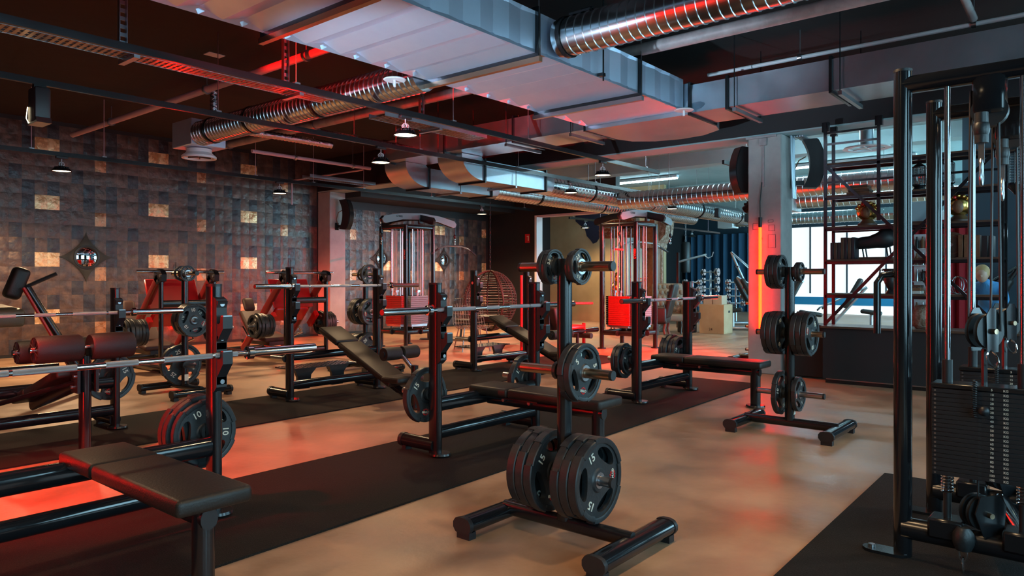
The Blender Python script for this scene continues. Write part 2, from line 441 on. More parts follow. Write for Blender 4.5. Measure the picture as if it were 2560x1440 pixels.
# plenum where both ducts meet, with a rounded far corner
pl = []
for i in range(13):
    a = math.pi / 2 * i / 12
    pl.append((8.4 + .42 * math.sin(a), 5.2 - .6 * (1 - math.cos(a)) - 0))
poly = [(7.70, 3.75), (8.4, 3.75), (8.75, 3.85), (8.95, 4.15), (9.0, 4.5), (8.92, 4.85), (8.72, 5.1), (8.4, 5.2), (7.70, 5.2)]
MB().prism(poly, 'XY', 3.20, 3.56).obj('plenum', 'galv', cd_, 25)
def spiral(p0, p1, r, pitch=.075):
    p0, p1 = Vector(p0), Vector(p1); L = (p1 - p0).length; d = (p1 - p0) / L; n = int(L / pitch)
    ax = 'X' if abs(d.x) > .5 else 'Y' if abs(d.y) > .5 else 'Z'
    sg = d.x + d.y + d.z; prof = []
    for i in range(n):
        t = L * i / n; q = L / n
        prof += [(r, sg * t), (r, sg * (t + q * .80)), (r + .008, sg * (t + q * .87)), (r + .008, sg * (t + q * .95))]
    prof.append((r, sg * L))
    m = MB().lathe([(0, 0)] + prof + [(0, sg * L)], p0, ax, 22)
    return m
def clamp(p, r, ax): return MB().lathe([(r + .004, -.02), (r + .016, -.02), (r + .016, .02), (r + .004, .02)], p, ax, 22)
sd = thing('spiral_duct', 'large ribbed round duct leaving the flat duct toward the top right', 'air duct')
spiral((5.22, 3.78, 3.44), (5.22, -2.6, 3.44), .165, .085).obj('pipe', 'spiral', sd, 30)
MB().box((5.22, 3.55, 3.62), (.10, .22, .02)).box((5.22, 3.5, 3.64), (.03, .12, .03)).obj('damper', 'black_metal', sd)
clamp((5.22, 3.7, 3.44), .165, 'Y').obj('clamp', 'black_metal', sd)
sd = thing('spiral_duct', 'ribbed round duct with a square diffuser box near the copper tiles', 'air duct')
spiral((4.88, 5.19, 3.3), (4.88, 9.62, 3.3), .16).obj('pipe', 'spiral', sd, 30)
for y in (6.9, 8.3, 9.3): clamp((4.88, y, 3.3), .16, 'Y').obj('clamp', 'black_metal', sd)
MB().rbox((4.99, 9.92, 3.32), (.5, .56, .36), .008, 1).obj('plenum_box', 'galv_dull', sd)
MB().lathe([(0, 3.13), (.17, 3.13), (.17, 3.08), (.23, 3.03), (.23, 3.00), (.20, 3.00), (.17, 3.05), (0, 3.05)], (4.99, 9.92, 0), 'Z', 28).obj('diffuser', 'white_metal', sd)
dm = MB()
for k in range(6):
    a = k * math.pi / 3
    dm.box((4.99 + .09 * math.cos(a), 9.92 + .09 * math.sin(a), 3.03), (.16, .012, .03), Matrix.Rotation(a, 3, 'Z'))
dm.obj('diffuser_vane', 'black_plastic', sd)
# branches dropping through elbows and running along X under the beam
def branch(y0, y1, label, label2, pipe_end, pr):
    t = thing('branch_duct', label, 'air duct')
    m = MB(); arc = []
    n = 10; x0, x1 = 7.95, 8.45; zc = CZ0; zb, zt = 2.85, 3.17
    outer = [(x0, CZ0)] + [(x0 + (x1 - x0) * (1 - math.cos(a)), CZ0 - .02 - (CZ0 - .02 - zb) * math.sin(a)) for a in [math.pi / 2 * i / n for i in range(1, n + 1)]]
    poly = outer + [(x1, zt), (x1 - .05, CZ0)]
    m.prism(poly, 'XZ', y0, y1); m.obj('elbow', 'galv', t, 30)
    ribbed('X', 8.48, 10.05, y0, y1, zb, zt, .4, .004).obj('duct_section', 'galv', t, 12)
    for x in (8.465, 10.06): flange('X', x, y0, y1, zb, zt, .03, .03).obj('flange', 'black_metal', t)
    yc, zc = (y0 + y1) / 2, (zb + zt) / 2
    q = MB(); n = 24; vs = []
    for i in range(n):
        a = 2 * math.pi * i / n + math.pi / 4
        cx, sx = math.cos(a), math.sin(a); mx = max(abs(cx), abs(sx))
        vs.append((10.08, yc + cx / mx * (y1 - y0) / 2, zc + sx / mx * (zt - zb) / 2))
    for i in range(n):
        a = 2 * math.pi * i / n + math.pi / 4
        vs.append((10.42, yc + math.cos(a) * pr, zc + math.sin(a) * pr))
    q.add(vs, [(i, (i + 1) % n, n + (i + 1) % n, n + i) for i in range(n)]); q.obj('transition', 'galv', t, 50)
    spiral((10.42, yc, zc), (pipe_end, yc, zc), pr, .11).obj('pipe', 'spiral', t, 30)
    x = 11.8
    while x < pipe_end: 
        clamp((x, yc, zc), pr, 'X').obj('clamp', 'black_metal', t); rod(x, yc, zc + pr).obj('hanger_rod', 'steel', t); x += 2.4
    for x in (9.2,):
        for y in (y0 - .04, y1 + .04): rod(x, y, zb - .04, 3.26).obj('hanger_rod', 'black_metal', t)
        MB().box((x, yc, zb - .03), (.04, y1 - y0 + .1, .035)).obj('carrier_rail', 'steel', t)
    return t
branch(7.62, 8.15, 'silver branch duct with bent drop turning into the long bright ribbed pipe', '', 21.5, .2)
branch(8.89, 9.42, 'silver branch duct with red-lit bent drop left of its twin', '', 19.0, .17)
sd = thing('spiral_duct', 'red-lit ribbed round duct running crosswise beyond the concrete beam', 'air duct')
spiral((12.67, 7.66, 2.88), (12.67, 2.0, 2.88), .17, .1).obj('pipe', 'spiral', sd, 30)
rod(12.67, 4.3, 3.04).obj('hanger_rod', 'steel', sd); rod(12.67, 6.6, 3.04).obj('hanger_rod', 'steel', sd)
sd = thing('spiral_duct', 'thin bright ribbed duct with white end box high in the far hall', 'air duct')
spiral((22.5, 9.3, 3.15), (22.5, 3.0, 3.15), .18, .12).obj('pipe', 'spiral', sd, 30)
MB().rbox((22.5, 9.6, 3.15), (.5, .5, .42), .01, 1).obj('plenum_box', 'white_metal', sd)
for y in (4.0, 7.5): rod(22.5, y, 3.3).obj('hanger_rod', 'steel', sd)
sd = thing('spiral_duct', 'pale ribbed duct seen through the top of the metal shelf', 'air duct')
spiral((15.8, 5.2, 3.0), (15.8, -1.5, 3.0), .2, .12).obj('pipe', 'spiral', sd, 30)
MB().rbox((15.8, 5.5, 3.0), (.6, .6, .5), .01, 1).obj('plenum_box', 'pipe_grey', sd)
for y in (1.0, 3.5): rod(15.8, y, 3.2).obj('hanger_rod', 'steel', sd)
sd = thing('spiral_duct', 'low silver ribbed duct with white box behind the right side of the shelf', 'air duct')
spiral((17.6, 2.6, 2.55), (17.6, -1.5, 2.55), .14, .12).obj('pipe', 'spiral', sd, 30)
MB().rbox((17.6, 2.85, 2.55), (.45, .5, .36), .01, 1).obj('plenum_box', 'white_metal', sd)
for y in (0.2, 2.0): rod(17.6, y, 2.68).obj('hanger_rod', 'steel', sd)

# ------------------------------------------------------------------ pipes and cables
def pipe(label, pts, r, m, clamps=(), name='ceiling_pipe'):
    t = thing(name, label, 'pipe')
    MB().tube(pts, r, 14).obj('pipe', m, t)
    for p, ax in clamps:
        clamp(p, r, ax).obj('clamp', 'steel', t); rod(p[0], p[1], p[2] + r).obj('hanger_rod', 'steel', t)
    return t
pipe('slim pink-lit pipe under the black ceiling above the copper tiles', [(4.63, 13.6, 3.75), (4.63, 5.6, 3.75)], .045, 'pipe_pink_lit', [((4.63, 12.0, 3.75), 'Y'), ((4.63, 9.0, 3.75), 'Y'), ((4.63, 6.8, 3.75), 'Y')])
pipe('thick grey sewer pipe crossing the ceiling below the round diffuser', [(6.71, 13.6, 3.72), (6.71, -2.5, 3.72)], .065, 'pipe_grey', [((6.71, 12.2, 3.72), 'Y'), ((6.71, 9.6, 3.72), 'Y'), ((6.71, 6.2, 3.72), 'Y'), ((6.71, 1.2, 3.72), 'Y')])
pipe('thin white conduit along the ceiling above the cross duct', [(8.0, 3.66, 3.70), (8.0, -2.5, 3.70)], .022, 'white_metal', [((8.0, 2.6, 3.70), 'Y'), ((8.0, 1.0, 3.70), 'Y'), ((8.0, 0.0, 3.70), 'Y')])
pipe('short grey pipe dropping from the ceiling at the top right corner', [(6.9, 1.06, 3.98), (7.9, .99, 3.72)], .035, 'pipe_grey')
pipe('orange-lit thin pipe below the pendant track over the leg presses', [(6.2, 10.6, 3.35), (8.6, 10.6, 3.35)], .03, 'pipe_pink_lit', [((7.0, 10.6, 3.35), 'X'), ((8.2, 10.6, 3.35), 'X')])
pipe('thin bent red-lit conduit beside the far concrete column', [(8.9, 13.6, 2.9), (8.9, 13.6, 3.42), (8.9, 11.2, 3.42)], .018, 'pipe_pink_lit')
fx = thing('flex_hose', 'crinkled silver foil hose bending under the ceiling left of the round duct', 'hose')
pts = [(5.2, 9.9, 3.98), (5.2, 9.9, 3.7), (5.22, 9.85, 3.55), (5.35, 9.75, 3.47), (5.6, 9.7, 3.45), (6.3, 9.65, 3.45), (7.0, 9.6, 3.44)]
mm = MB()
fine = []
for a, b in zip(pts, pts[1:]):
    k = max(2, int((Vector(b) - Vector(a)).length / .03))
    fine += [tuple(Vector(a).lerp(Vector(b), i / k)) for i in range(k)]
fine.append(pts[-1])
secn = 10
rings = []
for i, p in enumerate(fine): pass
mm.tube(fine[::1], .058, secn)
for i in range(0, len(mm.v)):
    q = i // secn
    if q < len(fine) and q % 2: 
        c = Vector(fine[q]); v = Vector(mm.v[i]); mm.v[i] = tuple(c + (v - c) * .86)
mm.obj('hose', 'foil', fx, 60)
pipe('dark blue foil-wrapped pipe under the black ceiling beside the round duct', [(6.0, 8.5, 3.35), (8.7, 8.5, 3.35)], .045, 'foil', [((6.6, 8.5, 3.35), 'X'), ((7.4, 8.5, 3.35), 'X')])
def tray(label, x0, x1, y, z, w=.2, hang=()):
    t = thing('cable_tray', label, 'cable tray'); m = MB()
    for s_ in (-1, 1): m.box(((x0 + x1) / 2, y + s_ * w / 2, z + .025), (x1 - x0, .004, .06))
    m.obj('side_rail', 'galv', t)
    x = x0 + .03; k = MB()
    while x < x1: k.box((x, y, z), (.028, w, .006)); x += .052
    for q in (-.33, 0, .33): k.box(((x0 + x1) / 2, y + q * w, z + .001), (x1 - x0, .014, .005))
    o = k.obj('perforated_floor', 'brass_rod', t); o['kind'] = 'stuff'
    for x in hang:
        h_ = MB().box((x - .03, y + w / 2 + .02, (z + CEIL) / 2), (.006, .045, CEIL - z)).box((x + .03, y + w / 2 + .02, (z + CEIL) / 2), (.006, .045, CEIL - z))
        zz = z + .08
        while zz < CEIL: h_.box((x, y + w / 2 + .04, zz), (.06, .006, .035)); zz += .07
        h_.box((x, y + w / 2 + .02, CEIL - .01), (.16, .12, .012)).box((x, y, z - .03), (.05, w + .1, .03))
        h_.obj('strut_hanger', 'galv', t)
    return t
tray('perforated cable tray running close behind the nearest lighting track', -1.5, 4.66, 6.45, 3.2, .22, (2.63, 4.23))
tray('short perforated cable tray behind the middle pendant lamp', 5.7, 7.55, 6.9, 3.28, .3, (6.6,))
tray('red-lit cable tray beside the far column above the leg presses', 8.1, 9.7, 11.9, 3.25, .25, ())

# ------------------------------------------------------------------ lighting tracks and lamps
def track(label, y, z, x0, x1, rods):
    t = thing('lighting_track', label, 'lighting track')
    m = MB().box(((x0 + x1) / 2, y, z), (x1 - x0, .036, .06)); m.obj('rail', 'black_metal', t)
    for x in rods:
        zt = 3.26 if 9.77 < x < 10.2 else CEIL
        rod(x, y, z + .03, zt, .005).obj('suspension_rod', 'pipe_pink_lit' if y > 9 else 'steel', t)
        MB().box((x, y, z + .036), (.06, .05, .014)).obj('rod_clip', 'steel', t)
    return t
T1 = track('black lighting track nearest the camera carrying two pendant lamps', 5.89, 3.1, -1.5, 10.95, (1.1, 3.9, 6.0, 7.4, 10.5))
T2 = track('black lighting track between its two neighbours carrying the spot box', 7.53, 3.1, -.5, 19.5, (1.5, 4.0, 7.0, 9.2, 11.5, 14.0, 16.5))
T3 = track('black lighting track farthest back, in front of the copper tiles', 11.67, 3.1, 0, 14.9, (1.6, 3.45, 4.4, 6.9, 8.1, 9.3, 11.2, 14.5))
T6 = track('short lighting track in the room behind the opening', 11.6, 3.0, 16.4, 18.2, (16.6, 18.0))
T4 = track('pale lighting track far back with two unlit lamps by the blue curtain', 11.2, 3.0, 18.9, 25.5, (19.0, 21.5, 24.5))
T5 = track('lighting track behind the metal shelf', 4.6, 3.1, 10.6, 15.3, (11.5, 13.5, 15.0))
LAMP = None
def lamp(x, y, label, zt=3.07, lit=True, r=.13, power=1.0, grp='industrial pendant lamps'):
    t = thing('pendant_lamp', label, 'lamp', (x, y, zt), 0, grp)
    MB().rbox((0, 0, -.018), (.16, .05, .036), .006, 1).obj('track_adapter', 'black_plastic', t)
    cb = MB()
    for k in range(3):
        ps = []
        for i in range(19):
            a = 2 * math.pi * i / 18
            ps.append((.035 * math.cos(k * 1.1) * math.sin(a) + .004 * math.sin(3 * a), .035 * math.sin(k * 1.1) * math.sin(a), -.115 + .032 * math.cos(a)))
        cb.tube(ps[:-1], .005, 5, closed=True)
    cb.tube([(0, 0, -.03), (0, 0, -.09)], .006, 5)
    cb.obj('looped_cable', 'white_metal', t)
    sh = MB().lathe([(0, -.14), (.045, -.14), (.055, -.155), (.085, -.165), (r * .86, -.185), (r * .97, -.205), (r, -.215), (r * .97, -.218), (r * .9, -.2), (.05, -.17), (0, -.165)], (0, 0, 0), 'Z', 24)
    sh.obj('shade', 'black_metal', t)
    rb = MB()
    for k in range(16):
        a = k * math.pi / 8
        rb.box((.072 * math.cos(a), .072 * math.sin(a), -.168), (.05, .006, .03), Matrix.Rotation(a, 3, 'Z'))
    rb.obj('cooling_fin', 'black_plastic', t)
    MB().lathe([(0, -.207), (r * .93, -.207), (r * .93, -.202), (0, -.202)], (0, 0, 0), 'Z', 24).obj('diffuser', 'lamp_glow' if lit else 'white_metal', t)
    if lit:
        ld = bpy.data.lights.new('lamp_light', 'SPOT'); ld.energy = LAMP_W * power; ld.color = (1.0, .66, .36); ld.shadow_soft_size = .1
        ld.spot_size = R(155); ld.spot_blend = .6
        lo = bpy.data.objects.new('lamp_light', ld); COL.objects.link(lo); lo.parent = t; lo.location = (0, 0, -.23)
    return t
lamp(5.26, 5.89, 'largest lit pendant lamp, on the nearest track left of centre')
lamp(9.20, 5.89, 'lit pendant lamp near the right end of the nearest track')
lamp(6.29, 7.53, 'lit pendant lamp beside the red-lit duct on the middle track')
lamp(10.70, 7.53, 'lit pendant lamp below the silver branch duct on the middle track')
lamp(14.6, 7.53, 'small lit pendant lamp above the far cable tower')
lamp(3.83, 11.67, 'red-tinted pendant lamp high on the left in front of the copper tiles', power=7.0)
lamp(7.38, 11.67, 'red-tinted pendant lamp above the leg press nearest the column', power=3.2)
lamp(12.87, 11.67, 'glowing pendant lamp over the golden corner of the tiled wall', power=8.0)
lamp(19.6, 11.2, 'left of two unlit lamps hanging before the blue curtain', 2.97, False)
lamp(23.2, 11.2, 'right of two unlit lamps hanging before the blue curtain', 2.97, False)
lamp(17.2, 11.6, 'added warm lamp lighting the tan wall behind the opening', 2.97, True, power=3.0)  # lamp added to warm the tan wall
lamp(12.2, 4.6, 'small lit pendant lamp seen through the metal shelf', 3.07)
# unseen lamps added over and behind the camera for warm floor light
for x, y, w_ in ((1.4, 5.89, 'on the nearest track above the foreground bench'), (1.2, 1.4, 'overhead in front of the viewer'), (3.5, 1.4, 'overhead right of the closest plate tree'), (5.3, -.6, 'overhead beyond the right picture edge'), (-1.2, 2.6, 'behind the viewer')):
    lamp(x, y, 'added pendant lamp out of view ' + w_)
track('lighting track running above the viewer', 1.4, 3.1, -2.0, 3.8, (0.0, 1.8, 3.2)); track('lighting track beyond the right picture edge', -.6, 3.1, 3.0, 6.0, (3.3, 5.7)); track('lighting track left behind the viewer', 2.6, 3.1, -2.5, -.5, (-2.2, -.8))
sp = thing('track_spot_box', 'black box-shaped spotlight hanging from the middle track at top left', 'spotlight', (2.29, 7.53, 3.07))
MB().rbox((0, 0, -.19), (.13, .2, .32), .02, 2).obj('housing', 'black_plastic', sp)
MB().box((0, 0, -.015), (.1, .05, .03)).obj('track_adapter', 'black_metal', sp)
MB().prism([(-.13, -.36), (.12, -.36), (.15, -.33), (-.11, -.31)], 'YZ', -.06, .06).obj('reflector_lip', 'steel', sp)
MB().tube([(-.068, .09, -.2), (-.075, .1, -.3), (-.06, .09, -.345)], .0035, 6).obj('edge_glint', 'lamp_glow', sp)  # yellow glint on the box edge, put in as a glowing strip
for i, (x, y) in enumerate(((17.0, 7.53), (18.9, 7.53))):
    s_ = thing('track_spotlight', ['black track spotlight pair-mate nearer the far cable tower', 'black track spotlight nearer the concrete column'][i], 'spotlight', (x, y, 3.07), 0, 'small black track spots')
    MB().rbox((0, 0, -.13), (.12, .12, .22), .012, 1).obj('housing', 'black_plastic', s_)
    MB().tube([(.1, 0, -.08), (.1, 0, -.25)], .05, 12).obj('barrel', 'black_plastic', s_)
def ceiling_tube(x, y0, y1, z, label):
    t = thing('fluorescent_fitting', label, 'ceiling light', (0, 0, 0), 0, 'white tube lights of the far hall')
    MB().box((x, (y0 + y1) / 2, z + .05), (.14, y1 - y0, .06)).obj('body', 'white_metal', t)
    for q in (-.04, .04): MB().tube([(x + q, y0 + .03, z), (x + q, y1 - .03, z)], .016, 8).obj('tube', 'light_tube', t)
ceiling_tube(13.3, 2.2, 5.2, 3.9, 'white double tube light above the metal shelf')
ceiling_tube(17.3, 3.2, 6.5, 3.9, 'white double tube light behind the right-hand speaker')
ceiling_tube(17.0, 8.6, 11.5, 3.9, 'white double tube light behind the left-hand speaker')
ceiling_tube(23.0, 6.0, 9.5, 3.9, 'white double tube light deep in the far hall')

# ------------------------------------------------------------------ red tubes
def red_tube(label, loc, length, rotz=0, m='red_tube', hood=0):
    """vertical tube on a wall or column face; local -x is the outward side"""
    t = thing('red_light_tube', label, 'light', loc, rotz, 'red light tubes')
    MB().tube([(-.05, 0, 0), (-.05, 0, length)], .021, 14).obj('glowing_tube', m, t)
    MB().tube([(-.05, 0, length), (-.05, 0, length + .14)], .025, 12).obj('end_cap', 'black_plastic', t)
    MB().tube([(-.05, 0, -.06), (-.05, 0, 0)], .025, 12).obj('end_cap', 'black_plastic', t)
    if hood:
        MB().box((-hood / 2, 0, length + .15), (hood, .5, .012)).box((-hood + .006, 0, length + .10), (.012, .5, .1)).obj('added_hood', 'black_metal', t)  # hood added to keep the red light off the wall above
    MB().box((-.02, 0, .15), (.04, .02, .03)).box((-.02, 0, length - .15), (.04, .02, .03)).obj('clip', 'black_plastic', t)
    MB().tube([(-.05, 0, length + .13), (-.03, .01, length + .35), (-.015, -.01, length + .62)], .007, 6).obj('cord', 'black_plastic', t)
    return t
red_tube('glowing red tube standing upright on the face of the concrete column', (9.77, 3.69, .62), 1.38, 0, 'red_tube_column')
red_tube('red tube on the hidden left flank of the concrete column', (10.0, 3.88, .3), 1.2, R(-90))
red_tube('red tube on the off-frame column at left', (.55, 4.99, .12), 1.6, R(180))
red_tube('red tube low on the tiled wall behind the leg press with the tan headrest', (6.5, 13.87, .35), .65, R(90), 'red_tube', .2)
red_tube('red tube low on the tiled wall beside the far concrete column', (9.02, 13.87, .4), .7, R(90), 'red_tube', .2)
def red_spot(label, loc, target, watts, cone):  # unseen spots added to redden floor, tower and cross duct
    t = thing('added_red_spot', label, 'spotlight', loc, 0, 'added red spotlights')
    d = (Vector(target) - Vector(loc)).normalized()
    MB().tube([(0, 0, .02), (0, 0, .1)], .012, 8).obj('stem', 'black_metal', t)
    MB().cone(tuple(d * -.12), tuple(d * .04), .045, .06, 18).obj('can', 'black_metal', t)
    MB().cone(tuple(d * .041), tuple(d * .046), .05, .05, 18).obj('lens', 'red_print', t)
    ld = bpy.data.lights.new('spot_light', 'SPOT'); ld.energy = watts; ld.color = (1.0, .006, .004); ld.spot_size = R(cone); ld.spot_blend = .5; ld.shadow_soft_size = .04
    lo = bpy.data.objects.new('spot_light', ld); COL.objects.link(lo); lo.parent = t; lo.location = d * .06
    lo.rotation_euler = d.to_track_quat('-Z', 'Y').to_euler()
red_spot('added small black spot with red lens on the hidden flank of the column', (10.0, 3.98, 2.3), (10.6, 6.6, .5), 2400, 85)
MB().box((0, -.03, .06), (.05, .14, .03)).obj('bracket', 'black_metal', COL.objects['added_red_spot'])
red_spot('added small black spot with red lens on the off-frame left column', (.68, 5.0, 2.4), (2.0, 4.9, 0), 480, 62)
MB().box((-.06, 0, .06), (.14, .05, .03)).obj('bracket', 'black_metal', COL.objects['added_red_spot.001'])
red_spot('added upper red-lens spot on the off-frame left column', (.68, 5.1, 3.75), (7.7, 7.6, 3.38), 2400, 30)
MB().box((-.06, 0, .06), (.14, .05, .03)).obj('bracket', 'black_metal', COL.objects['added_red_spot.002'])
up = thing('uplight', 'added cool white uplight near the foot of the off-frame left column', 'light', (.66, 4.86, .7))  # unseen lamp added to brighten the duct undersides
d_ = Vector((5.2, -.3, 2.9)).normalized()
MB().box((-.05, 0, 0), (.12, .06, .06)).obj('bracket', 'black_metal', up)
MB().cone(tuple(d_ * -.05), tuple(d_ * .1), .06, .08, 18).obj('can', 'black_metal', up)
ld = bpy.data.lights.new('added_uplight_beam', 'SPOT'); ld.energy = 1300; ld.color = (.56, .80, 1.0); ld.spot_size = R(40); ld.spot_blend = .6; ld.shadow_soft_size = .06
lo = bpy.data.objects.new('added_uplight_beam', ld); COL.objects.link(lo); lo.parent = up; lo.location = d_ * .12; lo.rotation_euler = d_.to_track_quat('-Z', 'Y').to_euler()
# conduit, socket and marks on the column face
ct = thing('column_conduit', 'grey junction box with a thin conduit running down the column face', 'conduit', (9.77, 3.66, 0))
MB().rbox((-.02, .0, 3.17), (.04, .1, .1), .004, 1).obj('junction_box', 'pipe_grey', ct)
MB().box((-.012, 0, 2.84), (.02, .022, .56)).obj('conduit', 'pipe_grey', ct)
MB().box((-.015, .03, 3.24), (.03, .42, .03)).obj('cable_rail', 'pipe_grey', ct)
mk = thing('column_sketch', 'thin dark rectangles drawn on the column beside the red tube', 'marking', (9.77, 3.65, 0))
def frame_marks(y0, y1, z0, z1):
    m = MB()
    for a, b, c, d in ((y0, y1, z0, z0), (y0, y1, z1, z1), (y0, y0, z0, z1), (y1, y1, z0, z1)):
        m.box((-.001, (a + b) / 2, (c + d) / 2), (.002, abs(b - a) + .004, abs(d - c) + .004))
    m.obj('line', 'black_plastic', mk)
for a in ((-.14, -.06, 1.95, 2.03), (-.15, -.05, 1.72, 1.9), (-.15, -.05, 1.5, 1.62), (.06, .16, 1.98, 2.06), (-.12, -.05, 2.07, 2.10)): frame_marks(*a)
# ------------------------------------------------------------------ curved column speakers
def speaker(label, loc, rotz, H=.78):
    t = thing('curved_speaker', label, 'speaker', loc, rotz, 'curved wall speakers')
    n = 12; rad = H * .85; th = .52
    o = [(-rad * math.cos(a) + rad * math.cos(th), rad * math.sin(a)) for a in [-th + 2 * th * i / n for i in range(n + 1)]]
    outer = [(x - .09, z) for x, z in o]; inner = [(x + .09, z * .97) for x, z in o]
    MB().prism(outer + inner[::-1], 'XZ', -.09, .09).obj('cabinet', 'black_plastic', t, 25)
    gr = [(x - .105, z * .97) for x, z in o]; g2 = [(x - .088, z * .97) for x, z in o]
    MB().prism(gr + g2[::-1], 'XZ', -.08, .08).obj('grille', 'black_metal', t, 25)
    MB().box((.14, 0, -.26), (.14, .06, .06)).box((.2, 0, -.26), (.03, .1, .16)).obj('bracket', 'black_metal', t)
    MB().tube([(.05, .02, .1), (.14, .03, .05), (.2, .02, -.1), (.17, 0, -.24)], .008, 6).obj('cable', 'wood', t)
    return t
speaker('curved black speaker on the left side of the concrete column', (10.0, 4.03, 2.84), R(-32))
speaker('large curved black speaker on the right side of the concrete column', (10.24, 3.20, 2.88), R(112), .80)
speaker('curved black speaker on the far column above the leg presses', (10.02, 13.25, 2.74), R(110), .8)
rk = thing('cable_bundle', 'bundle of silver conduits dropping beside the top of the column', 'conduit', (10.02, 3.38, 0))
for q in range(3): MB().tube([(q * .055 - .05, -.02, 3.25), (q * .055 - .05, -.02, 3.05), (q * .055 + .02, -.02, 2.4)], .014, 8).obj('conduit', 'galv', rk)
for q in range(4): MB().tube([(.0, -.05 - q * .035, 3.24), (.5, -.05 - q * .035, 3.24)], .012, 8).obj('conduit', 'galv', rk)
# ------------------------------------------------------------------ weight plates, bars and trees
def plate_mesh(Rr, T, key, cache={}):
    if (Rr, T) in cache: return cache[(Rr, T)]
    N = 66; bm = bmesh.new()
    def loop(fn, n):
        vs = [bm.verts.new(fn(i / n)) for i in range(n)]
        es = [bm.edges.new((vs[i], vs[(i + 1) % n])) for i in range(n)]
        return vs, es
    def rim(t):
        a = 2 * math.pi * t; ph = (a - math.pi / 2) % (2 * math.pi / 3)
        d = min(ph, 2 * math.pi / 3 - ph); r = Rr if d < R(42) else Rr * .955
        return (r * math.cos(a), 0, r * math.sin(a))
    edges = []
    ov, oe = loop(rim, N); edges += oe
    hr = .0265
    _, e = loop(lambda t: (hr * math.cos(2 * math.pi * t), 0, hr * math.sin(2 * math.pi * t)), 16); edges += e
    for k in range(3):
        c = math.pi / 2 + k * 2 * math.pi / 3
        def hole(t, c=c):
            a = 2 * math.pi * t; u = .39 * Rr * math.cos(a); w = .165 * Rr * math.sin(a) + .63 * Rr - .05 * Rr * math.cos(a) ** 2
            return (w * math.cos(c) - u * math.sin(c), 0, w * math.sin(c) + u * math.cos(c))
        _, e = loop(hole, 22); edges += e
    bmesh.ops.triangle_fill(bm, edges=edges, use_beauty=True, use_dissolve=False)
    faces = bm.faces[:]
    ext = bmesh.ops.extrude_face_region(bm, geom=faces)
    vs = [g for g in ext['geom'] if isinstance(g, bmesh.types.BMVert)]
    bmesh.ops.translate(bm, verts=vs, vec=(0, T * .62, 0))
    bmesh.ops.translate(bm, verts=bm.verts, vec=(0, -T * .31, 0))
    bmesh.ops.recalc_face_normals(bm, faces=bm.faces)
    me = bpy.data.meshes.new('disc'); bm.to_mesh(me); bm.free()
    # raised rim segments and hub boss
    m = MB(); m.v = [tuple(v.co) for v in me.vertices]; m.f = [list(p.vertices) for p in me.polygons]; m.m = [0] * len(m.f)
    for k in range(3):
        for half, rr in ((R(42), Rr), (R(17.5), Rr * .955)):
            c = math.pi / 2 + k * 2 * math.pi / 3 + (0 if rr == Rr else math.pi / 3)
            p = [(rr * .865, -T / 2 * .9), (rr * .90, -T / 2), (rr * .985, -T / 2), (rr * 1.004, -T * .40), (rr * 1.004, T * .40), (rr * .985, T / 2), (rr * .90, T / 2), (rr * .865, T / 2 * .9), (rr * .865, -T / 2 * .9)]
            nn = 10 if rr == Rr else 5
            m.lathe(p, (0, 0, 0), 'Y', nn, (c - half, c + half))
            for sgn in (-1, 1):
                a = c + sgn * half
                m.add([(r_ * math.cos(a), t_, r_ * math.sin(a)) for r_, t_ in p[:-1]], [tuple(range(8))])
    m.lathe([(.0275, -T * .46), (Rr * .20 + .012, -T * .46), (Rr * .24 + .012, -T * .3), (Rr * .24 + .012, T * .3), (Rr * .20 + .012, T * .46), (.0275, T * .46)], (0, 0, 0), 'Y', 22)
    bpy.data.meshes.remove(me)
    me = m.mesh('disc', 'rubber', 35)
    ring = MB().lathe([(.0262, -T * .49), (.039, -T * .49), (.039, T * .49), (.0262, T * .49), (.0262, -T * .49)], (0, 0, 0), 'Y', 18).mesh('hub_ring', 'steel', 40)
    cache[(Rr, T)] = (me, ring)
    return cache[(Rr, T)]
LOGO = {}
def logo_mesh(sz):
    if sz not in LOGO:
        m = MB()
        for sx in (-1, 1):
            for sz_ in (-1, 1):
                for k in (0, 1):
                    c = (sx * sz * (.28 + .34 * k) * (.9 if k else .7), sz_ * sz * (.62 - .2 * k))
                    m.prism([(c[0] + sz * .16 * math.cos(a), c[1] + sz * .15 * math.sin(a)) for a in [i * math.pi / 4 for i in range(8)]], 'XY', -.0012, .0012)
        LOGO[sz] = m.mesh('logo_dots', 'red_print')
    return LOGO[sz]
